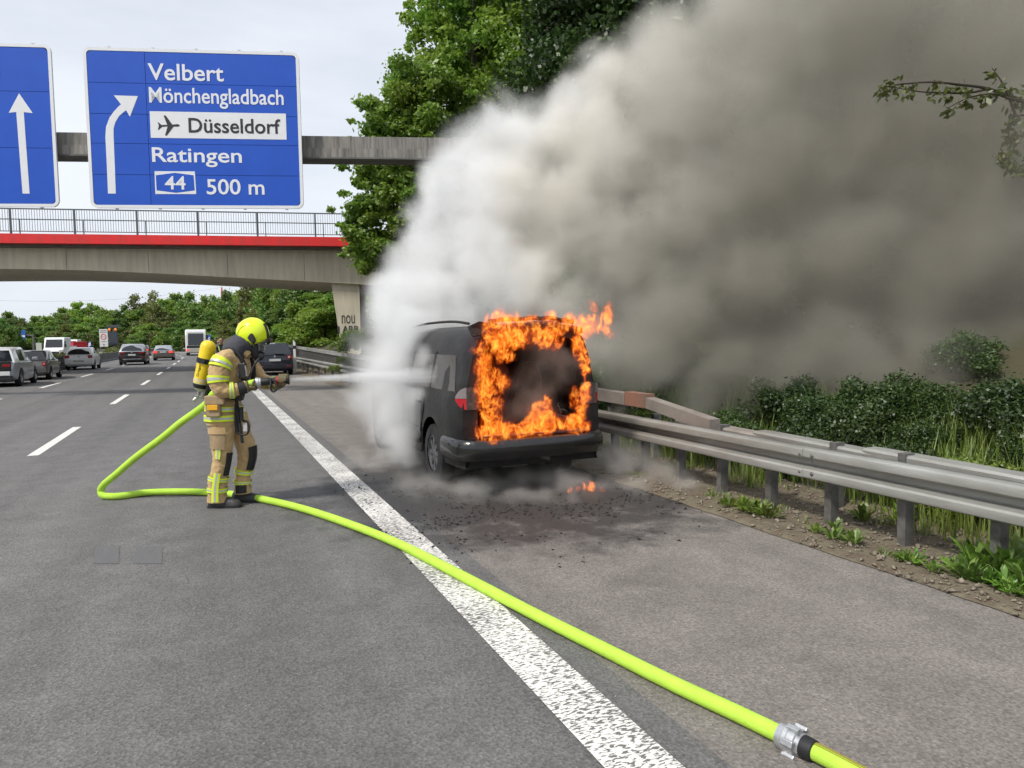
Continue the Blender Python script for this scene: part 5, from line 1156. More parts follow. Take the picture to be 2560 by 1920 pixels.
# boots
def boot(x0, x1, y, z0):
    mb = MB(); L_ = x1-x0
    sec = [(0,.036,.075),(.06,.042,.10),(.25,.044,.115),(.42,.044,.11),(.55,.047,.085),(.75,.05,.068),(.92,.046,.055),(1,.02,.03)]
    mb.rings([[(x0+u*L_, y+w*math.cos(a)*1.0, z0+.018+max(-.0, (h*math.sin(a)))) for a in np.linspace(0, PI, 9)] for u, w, h in sec]); b = mb.build('boot', M_BOOT, ff, 50)
    sp = MB(); sp.rings([[(x0-.006+u*(L_+.012), y-w-.004, z0), (x0-.006+u*(L_+.012), y+w+.004, z0), (x0-.006+u*(L_+.012), y+w+.004, z0+.024), (x0-.006+u*(L_+.012), y-w-.004, z0+.024)] for u, w, h in sec]); s = sp.build('sole', M_BLK, ff, 40); s.parent = b
    return b
boot(X(222), X(470), -.10, 0); boot(X(335), X(556)+.01, .13, 0)
for pth in (leg_n, leg_f): cuff(pth, .93, 1.0, M_TAN, 'trouser_hem', .006)
# pouch, belt and things hung on the harness
pz = MB(); pz.rings([[(X(280)+.01*k_, -.225-.055*s__, Z(848)+u*(Z(690)-Z(848))) for k_, s__ in ((0,0),(0,1),(14,1),(14,0))] for u in (0, .5, 1)]); po = pz.build('pouch', M_TAN2, ff, bevel=.014)
MB().box(X(276), X(428), -.29, -.215, Z(755), Z(682)).build('pouch_flap', M_TAN2, ff, bevel=.014); MB().box(X(300), X(380), -.297, -.288, Z(793), Z(752)).build('pull_tab', mat('orange_tab', (.75,.38,.01), .6), ff, bevel=.004)
cuff(torso, .32, .37, M_STRAP, 'waist_belt', .02)
for y in (-.13, .13):
    MB().tube(smooth_path([(X(330),y,Z(470)),(X(360),y,Z(385)),(X(430),y*1.02,Z(330)),(X(505),y,Z(370)),(X(545),y*.9,Z(470)),(X(535),y,Z(570)),(X(490),y*1.1,Z(670))], 5), .021, 8).build('shoulder_strap', M_STRAP, ff, 50)
MB().tube(smooth_path([(X(520),-.16,Z(440)),(X(522),-.175,Z(500)),(X(515),-.18,Z(540))], 4), .011, 8).build('strap_end', mat('grey_strap', (.25,.25,.23), .7), ff, 50)
MB().box(X(520), X(575), -.2, -.15, Z(560), Z(440)).build('radio', M_BLK, ff, bevel=.01); MB().tube(smooth_path([(X(560),-.19,Z(440)),(X(575),-.19,Z(480)),(X(580),-.19,Z(540))], 4), .009, 8).build('clip', M_BRASS, ff, 40)
MB().box(X(485), X(535), -.19, -.13, Z(730), Z(680)).build('gauge_case', M_BLK, ff, bevel=.008); MB().tube([(X(512),-.165,Z(730)), (X(514),-.165,Z(785))], .004, 6).build('cord', M_BRASS, ff)
MB().cyl((X(520),-.165,Z(780)), (X(524),-.165,Z(890)), .02, .018, 12).build('torch', M_BLK, ff, 40)
MB().tube(smooth_path([(X(478),-.15,Z(700)),(X(492),-.15,Z(820)),(X(505),-.15,Z(960)),(X(515),-.15,Z(1062))], 4), .016, 6).build('hanging_strap', M_STRAP, ff, 50)
MB().tube(smooth_path([(X(478),-.14,Z(760)),(X(472),-.14,Z(880)),(X(476),-.14,Z(980))], 4), .018, 6).build('hanging_strap', M_STRAP, ff, 50)
lp = [(X(522),-.155,Z(890)),(X(555),-.155,Z(892)),(X(570),-.155,Z(925)),(X(566),-.155,Z(975)),(X(540),-.155,Z(997)),(X(485),-.155,Z(985)),(X(480),-.155,Z(930))]; MB().tube(smooth_path(lp, 5), .010, 8).build('tool_loop', M_BLK, ff, 50)
MB().box(X(528), X(560), -.16, -.15, Z(972), Z(905)).build('tool_plate', M_SILV, ff, bevel=.004)
# ------------------------------------------------------------------ breathing apparatus on his back
ba = empty('breathing_apparatus', tuple(ORG), -PSI, 'yellow compressed air cylinder strapped to the firefighter back', 'air cylinder')
ctop = Vector((X(252), -.03, Z(262))); cbot = Vector((X(160), -.03, Z(640))); ax_ = (cbot-ctop).normalized(); cl_ = (cbot-ctop).length; rc_ = .073
MB().lathe(ctop, ax_, [(0,.004),(.004,.03),(.018,.054),(.045,.070),(.07,rc_),(cl_*.88,rc_)], 28).build('cylinder', M_CYL, ba, 40)
MB().lathe(ctop, ax_, [(cl_*.88,rc_*.999),(cl_*.93,rc_*.95),(cl_*1.0,rc_*.75),(cl_*1.04,rc_*.4),(cl_*1.06,.02)], 28).build('cylinder_end', M_CYLW, ba, 40)
MB().lathe(ctop, ax_, [(cl_*.895,rc_*1.01),(cl_*.93,rc_*.965),(cl_*.985,rc_*.81)], 28, cap=False).build('end_guard', M_BLK, ba, 40)
MB().lathe(ctop, ax_, [(cl_*.37,rc_+.003),(cl_*.37,rc_+.008),(cl_*.47,rc_+.008),(cl_*.47,rc_+.003)], 28).build('strap', M_STRAP, ba, 30)
MB().lathe(ctop, ax_, [(cl_*.785,rc_+.0012),(cl_*.86,rc_+.0012)], 28, cap=False).build('label_band', mat('label_band', (.6,.6,.56), .6, var=1.0, scale=60, var2=(.62,.45,.02)), ba, 40)
bk = MB().obox(ctop+ax_*cl_*.42+Vector((.0,-rc_-.012,0)), ax_, .024, (0,1,0), .006, ax_.cross(Vector((0,1,0))), .03); bk.build('buckle', M_BLK, ba)
# maker's lettering on the cylinder, turned along its axis
lt = lettering('Dräger', 'lettering', M_BLK, ba, 0, .125, 0, .03, 0, .0006)
zx = -ax_; yy = Vector((0, -1, 0)); xx = zx; zz_ = xx.cross(Vector((0, 1, 0))); mtx = Matrix((xx, Vector((0, 1, 0)), zz_)).transposed().to_4x4(); mtx.translation = ctop+ax_*cl_*.74+Vector((0, -rc_-.0012, 0))-zz_*.002; lt.matrix_local = mtx
vb = cbot+ax_*.03
mb = MB(); mb.cyl(vb, vb+ax_*.05, .016, .016, 12); mb.tube([vb+ax_*.045+Vector((-.025,-.01,0)), vb+ax_*.055+Vector((.04,.01,0))], .014, 10); mb.lathe(vb+ax_*.06+Vector((-.01,0,0)), (-.6,-.3,-.7), [(0,.018),(.03,.022),(.045,.02),(.05,.008)], 12); mb.tube([vb+ax_*.05+Vector((.035,0,0)), vb+ax_*.02+Vector((.07,0,.03))], .012, 10); mb.build('valve', M_BRASS, ba, 40)
bpz = MB().limb([(X(352),0,Z(360),.03,.13),(X(330),0,Z(450),.03,.13),(X(300),0,Z(560),.03,.11),(X(262),0,Z(650),.03,.12),(X(245),0,Z(690),.022,.11)], 10); bpz.build('back_plate', M_BLK, ba, 40)
MB().tube(smooth_path([(X(318),-.11,Z(420)),(X(300),-.14,Z(520)),(X(272),-.15,Z(600)),(X(240),-.12,Z(670)),(X(205),-.06,Z(715))], 4), .013, 8).build('pressure_hose', M_BLK, ba, 50)
# ------------------------------------------------------------------ nozzle, hoses, water
nzl = empty('hose_nozzle', tuple(ORG), -PSI, 'black jet nozzle with red grip rings held by the firefighter', 'nozzle')
n0 = Vector((X(640), -.165, Z(592))); n1 = Vector((X(884), -.095, Z(574))); na = (n1-n0).normalized(); nl = (n1-n0).length
MB().lathe(n0, na, [(0,.044),(.012,.047),(.03,.047),(.034,.041),(.05,.041)], 22).build('coupling', M_ALU, nzl, 30)
MB().lathe(n0, na, [(.05,.036),(.06,.038),(.12,.038),(.13,.032),(.20,.03),(.21,.034)], 20).build('barrel', M_BLK, nzl, 30)
MB().lathe(n0, na, [(.19,.032),(.192,.037),(.215,.037),(.217,.032)], 20).build('grip_ring', M_REDR, nzl, 30); MB().lathe(n0, na, [(.225,.034),(.227,.041),(.25,.041),(.252,.034)], 20).build('grip_ring', M_REDR, nzl, 30)
MB().lathe(n0, na, [(.21,.033),(nl-.04,.035),(nl-.035,.043),(nl-.004,.045),(nl,.041),(nl-.002,.02),(nl-.03,.012)], 22).build('head', M_BLK, nzl, 30)
hp = n0+na*.16
MB().tube(smooth_path([tuple(hp+Vector((-.01,-.035,.02))), tuple(hp+Vector((-.005,-.05,-.03))), tuple(hp+Vector((.0,-.05,-.085))), tuple(hp+Vector((.025,-.05,-.10))), tuple(hp+Vector((.05,-.05,-.075))), tuple(hp+Vector((.045,-.045,-.035))), tuple(hp+Vector((.02,-.04,.01)))], 4), .011, 8).build('bale_handle', M_BLK, nzl, 50)
M_HOSE = mat('lime_hose', (.48,.76,.08), .8, spec=.25, var=.6, scale=9, var2=(.36,.55,.06), bump=.25, bscale=160)
LOCM = Matrix.Translation(ORG) @ Matrix.Rotation(-PSI, 4, 'Z')
def w_(p): return LOCM @ Vector(p)
hz_ = .037
pa = [w_(n0), w_((X(590),-.17,Z(602))), w_((X(500),-.185,Z(622))), w_((X(410),-.195,Z(642))), w_((X(330),-.205,Z(668))), P(513,1012,7.0), P(450,1058,7.06), P(405,1095,7.13), P(340,1143,7.24), P(290,1186,7.36)]
gp = [(259,1212,7.44),(252,1229,7.47)]
pa += [P(*g_) for g_ in gp]
ends = [(262,1240),(300,1240),(370,1231),(450,1229),(520,1231),(600,1238),(720,1262),(833,1296),(984,1354),(1157,1441),(1331,1533),(1504,1620),(1678,1707),(1852,1788),(1962,1842)]
pa += [G(x_, y_, hz_) for x_, y_ in ends]
hp_ = smooth_path([tuple(p) for p in pa], 6); hp_ = [(x_, y_, max(z_, hz_)) for x_, y_, z_ in hp_]
hs = empty('fire_hose', tuple(G(1157, 1441)), 0, 'lime green charged fire hose running from the nozzle over the asphalt to a coupling', 'hose')
mb = MB().tube(hp_, .035, 14); o = mb.build('hose_jacket', M_HOSE, hs, 60); o.matrix_parent_inverse = Matrix.Translation(-hs.location)
cA = G(1962, 1842, .04); cB = G(2030, 1876, .04); ca = (cB-cA).normalized(); mb = MB()
mb.lathe(cA-ca*.02, ca, [(0,.040),(.004,.052),(.03,.054),(.034,.058),(.05,.058),(.054,.054),(.08,.053),(.084,.044),(.10,.044)], 26)
M_CPL = mat('coupling_aluminium', (.62,.63,.64), .38, .75, var=.4, scale=40)
o = mb.build('coupling', M_CPL, hs, 30); o.matrix_parent_inverse = Matrix.Translation(-hs.location)
sd_ = ca.cross(Vector((0,0,1))).normalized(); ud_ = sd_.cross(ca)
for k_ in range(6):
    a = k_*PI/3+.3; d = sd_*math.cos(a)+ud_*math.sin(a); o = MB().obox(cA+ca*.045+d*.06, ca, .026, d, .008, ca.cross(d), .012).build('lug', M_CPL, hs, bevel=.003); o.matrix_parent_inverse = Matrix.Translation(-hs.location)
h2 = empty('fire_hose', tuple(cB), 0, 'ribbed lime hose end leaving the metal coupling', 'hose')
p2 = smooth_path([tuple(cA+ca*.06), tuple(cB+ca*.06), tuple(G(2130, 1928, .034)), tuple(G(2260, 1998, .034)), tuple(G(2420, 2100, .034))], 6)
o = MB().tube(p2, .033, 20).build('hose_jacket', M_HOSE, h2, 10); o.matrix_parent_inverse = Matrix.Translation(-h2.location)
o = MB().lathe(cA+ca*.075, ca, [(0,.042),(.012,.043),(.05,.041),(.055,.03)], 20).build('rubber_sleeve', M_BLK, h2, 30); o.matrix_parent_inverse = Matrix.Translation(-h2.location)
M_RIBL = mat('hose_rib_line', (.25,.22,.02), .7)
for an in (55, 70, 85, 100):
    pts_ = []
    for i, p in enumerate(p2[3:]):
        p = Vector(p); t_ = ca; s__ = t_.cross(Vector((0,0,1))).normalized(); u__ = s__.cross(t_); pts_.append(p-s__*math.cos(R(an))*.0335+u__*math.sin(R(an))*.0335)
    o = MB().tube(pts_, .0022, 5).build('rib_line', M_RIBL, h2); o.matrix_parent_inverse = Matrix.Translation(-h2.location)
# ------------------------------------------------------------------ people behind him
M_SKIN = mat('skin', (.42,.25,.18), .6); M_HAIR = mat('dark_hair', (.025,.02,.017), .7); M_DARKC = mat('dark_jacket', (.018,.019,.024), .85, var=.4, scale=12); M_TROU = mat('navy_trousers', (.02,.024,.035), .85, var=.4, scale=12)
def bystander(loc, rz, label, h=1.78, arm='up', vest=True):
    o = empty('person', loc, rz, label, 'person'); k_ = h/1.78; S = lambda *a: tuple(v*k_ for v in a)
    mb = MB()
    mb.limb(smooth_path([S(0,0,.86,.15,.11), S(0,0,1.0,.155,.115), S(0,0,1.2,.17,.12), S(0,0,1.38,.19,.115), S(0,0,1.46,.12,.09), S(0,0,1.52,.058,.058), S(0,-.01,1.58,.055,.06)], 3), 16)
    for sd in (-1, 1):
        mb.limb(smooth_path([S(sd*.085,0,.92,.09,.10), S(sd*.1,0,.5,.065,.07), S(sd*.105,.01,.1,.05,.055)], 3), 12)
        if arm == 'up' and sd < 0: mb.limb(smooth_path([S(-.19,0,1.40,.06,.065), S(-.36,-.06,1.36,.052,.055), S(-.30,-.13,1.52,.042,.042), S(-.14,-.12,1.60,.036,.036)], 3), 10, (0,0.3,1))
        else: mb.limb(smooth_path([S(sd*.19,0,1.40,.06,.065), S(sd*.26,0,1.15,.05,.052), S(sd*.22,-.12,.98,.04,.042)], 3), 10)
    b = mb.build('body', M_DARKC, o); r_ = b.modifiers.new('join', 'REMESH'); r_.mode = 'VOXEL'; r_.voxel_size = .02; r_.use_smooth_shade = True
    MB().limb(smooth_path([S(0,-.005,1.52,.045,.05), S(0,-.02,1.57,.062,.07), S(0,-.01,1.66,.075,.092), S(0,0,1.74,.066,.085), S(0,0,1.78,.02,.03)], 3), 16).build('head', M_SKIN, o, 60)
    MB().limb(smooth_path([S(0,.04,1.62,.066,.07), S(0,.025,1.68,.082,.088), S(0,.012,1.745,.074,.092), S(0,.005,1.795,.025,.035)], 3), 16).build('hair', M_HAIR, o, 60)
    MB().tube([S(0,-.098,1.66), S(0,-.118,1.635), S(0,-.1,1.622)], [.009,.014,.009], 6).build('nose', M_SKIN, o, 60)
    for sd in (-1, 1):
        MB().lathe(S(sd*.03,-.088,1.672), (0,-1,0), [(0,.011),(.006,.008),(.008,.001)], 8).build('eye', M_HAIR, o, 60); MB().lathe(S(sd*.074,0,1.655), (sd,0,0), [(0,.02),(.012,.022),(.016,.008)], 10).build('ear', M_SKIN, o, 60)
        MB().box(*S(sd*.10-.055,sd*.10+.055), *S(-.19,.09), 0, .09*k_).build('shoe', M_BLK, o, bevel=.03)
        if not (arm == 'up' and sd < 0):
            hx = sd*.22*k_
            hm_ = MB().limb([S(sd*.22,-.12,1.0,.03,.03), S(sd*.215,-.15,.94,.04,.02), S(sd*.21,-.16,.9,.036,.016)], 8)
            for f in range(4): hm_.tube([S(sd*.21-.027+.018*f,-.16,.905), S(sd*.21-.027+.018*f,-.175,.86), S(sd*.21-.027+.018*f,-.165,.83+.006*abs(f-1.5))], .0085, 6)
            hm_.tube([S(sd*.21-sd*.036,-.15,.945), S(sd*.21-sd*.058,-.17,.905)], .0095, 6); hm_.build('hand', M_SKIN, o, 60)
        else:
            hm_ = MB().limb([S(-.16,-.12,1.585,.03,.03), S(-.11,-.12,1.63,.036,.018), S(-.085,-.115,1.665,.032,.015)], 8, (0,1,0))
            for f in range(4): hm_.tube([S(-.105+.016*f,-.115,1.655), S(-.09+.016*f,-.105,1.70), S(-.075+.016*f,-.09,1.725)], .008, 6)
            hm_.tube([S(-.10,-.135,1.63), S(-.075,-.13,1.655)], .009, 6); hm_.build('hand', M_SKIN, o, 60)
    if vest:
        mv = MB().limb(smooth_path([S(0,0,1.0,.162,.125), S(0,0,1.2,.178,.13), S(0,0,1.36,.192,.126), S(0,0,1.44,.14,.1)], 3), 18, cap=False); mv.build('vest', M_DARKC, o, 60)
        for sd in (-1, 1): MB().tube([S(sd*.09,-.115,1.45), S(sd*.085,-.14,1.36), S(sd*.05,-.145,1.25), S(sd*.02,-.145,1.16)], .024*k_, 6).build('reflective_band', mat('pale_lime_band', (.45,.62,.22), .6), o, 50)
        MB().limb([S(0,0,1.08,.172,.132), S(0,0,1.12,.176,.134)], 18, cap=False).build('reflective_band', MATS['pale_lime_band'], o, 60)
    return o
p = P(553, 862, 29.5); bystander((p.x, p.y, 0), -.05, 'bearded officer in black with lime reflective bands, one hand raised to his ear', 1.82)
p = P(679, 862, 46); bystander((p.x, p.y, 0), .5, 'person in dark clothes, head showing above the roof of the parked car', 1.88, 'down', False)
p = P(590, 862, 33); bystander((p.x, p.y, 0), .3, 'person in dark clothes mostly hidden behind the yellow helmet', 1.86, 'down', False)
# ------------------------------------------------------------------ burning van
VX, VY = 3.15, 6.80
M_BURN = mat('scorched_black_paint', (.006,.006,.007), .5, coat=.05, spec=.25, var=1.0, scale=3.2, var2=(.026,.024,.023), bump=.25, bscale=22, detail=9)
M_CHAR = mat('char', (.012,.011,.011), .9, var=.8, scale=14, var2=(.045,.038,.034), bump=.9, bscale=45)
M_ASHP = mat('ashy_side_paint', (.045,.047,.051), .3, coat=.5, var=.85, scale=1.7, var2=(.012,.012,.013), bump=.05, bscale=80)
M_SOOTG = mat('sooted_window', (.045,.037,.032), .16, var=.9, scale=4, var2=(.015,.013,.012))
van_ = empty('burning_van', (VX, VY, 0), 0, 'black minivan on the hard shoulder burning through its open tailgate', 'van')
OUT = [(-.03,.28),(0,.42),(.012,.66),(.0,.90),(-.03,1.02),(-.13,1.42),(-.19,1.57),(-.30,1.665),(-.56,1.72),(-.92,1.735)]
ST = [(0,.845,1,0),(.05,.875,1,0),(.14,.893,1,0),(.5,.905,1,0),(1.4,.91,1,0),(2.5,.91,1.0,0),(3.05,.905,.72,0),(3.6,.90,.18,0),(3.9,.885,.05,0),(4.35,.84,-.12,.02),(4.62,.74,-.3,.08)]
def sect(y, w, k, zl):
    h = []
    for dx, z in OUT:
        x = max(0, w+dx) if dx > -.9 else 0
        zz = z if z <= 1.02 else 1.02+(z-1.02)*max(k, 0)
        if k < 0 and z > .5: zz = .5+(zz-.5)*(1+k*.9)
        h.append((x, y, zz+zl*(1 if z < .5 else 0)))
    return h
def full(h): return h+[(-x, y, z) for x, y, z in h[-2::-1]]
mb = MB(); mb.rings([full(sect(*s)) for s in ST], False, False, closed=False)
nose = full(sect(*ST[-1])); mb.add(nose, [tuple(range(len(nose)))])
INN = [(.665,.575),(.675,.64),(.675,.75),(.675,.92),(.665,1.03),(.62,1.36),(.595,1.47),(.54,1.55),(.33,1.595),(0,1.60)]
outer = full(sect(*ST[0])); inner = full([(x, 0.0, z) for x, z in INN]); inn2 = full([(x-.02, .13, z) for x, z in INN]); n = len(outer)
mb.add(outer+inner+inn2, [(i, i+1, n+i+1, n+i) for i in range(n-1)]+[(n+i, n+i+1, 2*n+i+1, 2*n+i) for i in range(n-1)])
mb.add([(-.84,0,.28),(.84,0,.28),(.665,0,.575),(-.665,0,.575),(-.645,.13,.575),(.645,.13,.575)], [(0,1,2,3),(3,2,5,4)])
body = mb.build('body', M_BURN, van_, 40)
bm = bmesh.new(); bm.from_mesh(body.data); bmesh.ops.remove_doubles(bm, verts=bm.verts, dist=.0005); bmesh.ops.recalc_face_normals(bm, faces=bm.faces); bm.to_mesh(body.data); bm.free()
body.data.polygons.foreach_set('use_smooth', [True]*len(body.data.polygons)); body.data.set_sharp_from_angle(angle=R(38))
sd_ = body.modifiers.new('sheet', 'SOLIDIFY'); sd_.thickness = .012; sd_.offset = -1
arch_cut(body, [(.93, .33, .40, 3), (3.76, .33, .40, 3)])
# charred cavity
mb = MB(); mb.box(-.76, .76, .14, 2.9, .50, .56); mb.build('load_floor', M_CHAR, van_)
for y in (1.15, 2.1):
    for x in (-.42, .02, .46):
        MB().limb(smooth_path([(x,y-.0,.6,.2,.06),(x,y-.06,.85,.2,.05),(x,y-.14,1.12,.17,.04),(x,y-.17,1.3,.08,.03)], 3), 10, (0,1,0)).build('seat_frame', M_CHAR, van_, 50)
MB().box(-.80, .80, 2.95, 3.0, .5, 1.1).build('bulkhead', M_CHAR, van_)
# side windows
def vside(a, b, f0, f1, material, name, sides=(-1, 1), slant0=0.0, slant1=0.0, lift=.004):
    for s_ in sides:
        v_ = []
        for y, f in ((a, f0), (b, f0), (b+slant1, f1), (a+slant0, f1)):
            st = lerp_st(ST, y); w = st[1]; x = w-.03+(-.10)*f; z = 1.02+.40*f*max(.15, st[2]); v_.append((s_*(x+lift), y, z))
        MB().add(v_+[(p_[0]-s_*.012, p_[1], p_[2]) for p_ in v_], [(0,1,2,3),(4,7,6,5),(0,4,5,1),(1,5,6,2),(2,6,7,3),(3,7,4,0)]).build(name, material, van_)
vside(.20, 1.02, .06, .97, M_SOOTG, 'side_window', slant0=.16); vside(1.10, 1.92, .06, .97, M_SOOTG, 'side_window'); vside(2.0, 2.95, .06, .9, M_SOOTG, 'side_window', slant1=-.35)
vside(1.03, 1.09, 0, 1.05, M_CHAR, 'window_pillar', lift=.007); vside(1.93, 1.99, 0, 1.05, M_CHAR, 'window_pillar', lift=.007)
# doors as raised skins with seams between them
for s_ in (-1, 1):
    for (a, b) in ((1.20, 2.02), (2.035, 3.05)):
        v_ = []; ys = np.linspace(a, b, 7)
        prof_ = [(.40, -.002), (.52, .004), (.66, .012), (.78, .008), (.90, .0), (1.0, -.026)]
        rows = [[(s_*(lerp_st(ST, y)[1]+dx+.009), y, z) for z, dx in prof_] for y in ys]
        # the rear door follows the wheel arch at its lower rear corner
        if a < 1.5:
            rows[0][0] = (rows[0][0][0], a+.16, .40); rows[0][1] = (rows[0][1][0], a+.13, .52); rows[0][2] = (rows[0][2][0], a+.06, .66)
        MB().rings([r_ for r_ in rows], False, False, closed=False).build('door', M_ASHP, van_, 60).modifiers.new('t', 'SOLIDIFY').thickness = .008
        d_ = [c for c in van_.children if c.name.startswith('door')][-1]
        w = lerp_st(ST, a+.12)[1]; hd = MB().box(*sorted((s_*(w+.012), s_*(w+.045))), a+.07, a+.24, .855, .885).build('handle', M_CHAR, van_, bevel=.01); hd.parent = d_
        w = lerp_st(ST, (a+b)/2)[1]; MB().box(*sorted((s_*(w+.012), s_*(w+.034))), a+.1, b-.03, .52, .575).build('side_trim', M_ASHP, van_, bevel=.012)
    MB().box(*sorted((s_*.885, s_*.925)), 1.33, 3.34, .28, .38).build('sill', M_BURN, van_, bevel=.02)
    MB().limb(smooth_path([(s_*.92,3.12,1.06,.05,.05),(s_*1.02,3.12,1.09,.08,.06),(s_*1.10,3.11,1.08,.05,.05)], 2), 10, (0,1,0)).build('mirror', M_CHAR, van_, 50)
    # rear lamp cluster wrapping the corner: charred inner part, red lower and clear upper outer part
    WR = [(0,.66,-.012),(.3,.74,-.017),(.55,.80,-.014),(.75,.845,.01),(.88,.868,.04),(.96,.882,.075),(1,.889,.10)]
    hgt = lambda u: .112*math.sqrt(max(.02, 1-(max(0, u-.5)/.5)**2))
    def lens(nm, us, lo_, hi_, m_):
        MB().rings([[(s_*(x+.006), y, .985+hgt(u)*lo_), (s_*(x+.006), y, .985+hgt(u)*hi_), (s_*(x-.03), y+.03, .985+hgt(u)*hi_), (s_*(x-.03), y+.03, .985+hgt(u)*lo_)] for u, x, y in us]).build(nm, m_, van_, 50)
    lens('lamp_reflector', WR[:3], -1, 1, mat('charred_lens', (.03,.026,.025), .35, var=.9, scale=30, var2=(.10,.085,.08), bump=.4, bscale=80)); lens('tail_light', WR[2:], -1, -.02, mat('scorched_red_lens', (.42,.012,.02), .2, coat=.7)); lens('upper_lens', WR[2:], .02, 1, mat('smoked_lens', (.22,.19,.19), .25, coat=.5))
# bumper wrapping round the rear
path = [(-.915,.50),(-.915,.20),(-.895,.04),(-.84,-.06),(-.70,-.115),(-.4,-.14),(0,-.15),(.4,-.14),(.70,-.115),(.84,-.06),(.895,.04),(.915,.20),(.915,.50)]
prof_ = [(-.05,.36),(.01,.37),(.03,.42),(.035,.50),(.02,.555),(-.02,.585),(-.09,.59)]
rs_ = []
for i, (x, y) in enumerate(path):
    a = Vector(path[max(0, i-1)]); b = Vector(path[min(len(path)-1, i+1)]); t_ = (b-a).normalized(); nrm = Vector((t_.y, -t_.x))
    rs_.append([(x+nrm.x*d, y+nrm.y*d, z) for d, z in prof_])
MB().rings(rs_, True, True).build('bumper', mat('wet_black_plastic', (.006,.006,.007), .22, coat=.4, var=.8, scale=5, var2=(.02,.018,.017), bump=.15, bscale=30), van_, 40)
MB().box(-.66, .66, -.12, .02, .592, .612).build('sill_plate', M_CHAR, van_, bevel=.006)
# burnt tailgate remains along the roof and at the left corner
def crumple(name, pts, r, seed):
    q_ = random.Random(seed); o = MB().tube([(x+q_.uniform(-.01, .01), y+q_.uniform(-.015, .015), z+q_.uniform(-.012, .012)) for x, y, z in smooth_path(pts, 4)], r, 7).build(name, M_CHAR, van_, 50); return o
crumple('roof_lip', [(-.62,-.02,1.63),(-.3,-.05,1.68),(0,-.06,1.70),(.35,-.05,1.69),(.62,-.02,1.64)], .035, 3); crumple('roof_lip', [(-.5,.05,1.75),(-.1,.02,1.775),(.3,.03,1.77),(.55,.05,1.74)], .022, 4)
MB().add([(-.72,-.02,1.60),(-.50,-.06,1.64),(-.46,-.10,1.72),(-.66,-.06,1.745),(-.76,-.0,1.70),(-.72,.0,1.59),(-.50,-.03,1.62),(-.46,-.06,1.705),(-.66,-.02,1.73),(-.76,.03,1.69)], [(0,1,2,3,4),(9,8,7,6,5),(0,5,6,1),(1,6,7,2),(2,7,8,3),(3,8,9,4),(4,9,5,0)]).build('tailgate_scrap', M_CHAR, van_)
crumple('hanging_strut', [(.30,.02,.60),(.34,-.01,.78),(.33,.02,.9)], .008, 5)
for s_ in (-1, 1):
    MB().tube(smooth_path([(s_*.66,.25,1.73),(s_*.665,.8,1.765),(s_*.665,1.8,1.765),(s_*.655,2.45,1.735)], 4), .014, 8).build('roof_rail', M_CHAR, van_, 50)
    for y in (.93, 3.76): wheel(van_, s_*.80, y, .325, .205, s_, mat('dirty_steel_rim', (.20,.20,.21), .5, .5, var=.8, scale=14), 8)
MB().lathe((-.20,.10,.335), (1,0,0), [(-.16,.02),(-.15,.085),(.0,.095),(.15,.085),(.16,.02)], 18).build('silencer', mat('silencer_steel', (.30,.29,.26), .5, .5, var=.8, scale=18, var2=(.09,.085,.08)), van_, 40)
MB().tube(smooth_path([(.0,.10,.34),(.10,.02,.34),(.17,-.06,.33)], 3), .024, 10).build('tailpipe', M_POST, van_, 50)
MB().box(-.75, .75, .3, 4.3, .25, .40).build('underbody', M_CHAR, van_)

VSX, VSZ = .93, 1.03; van_.scale = (VSX, 1, VSZ)   # a slimmer, slightly taller make
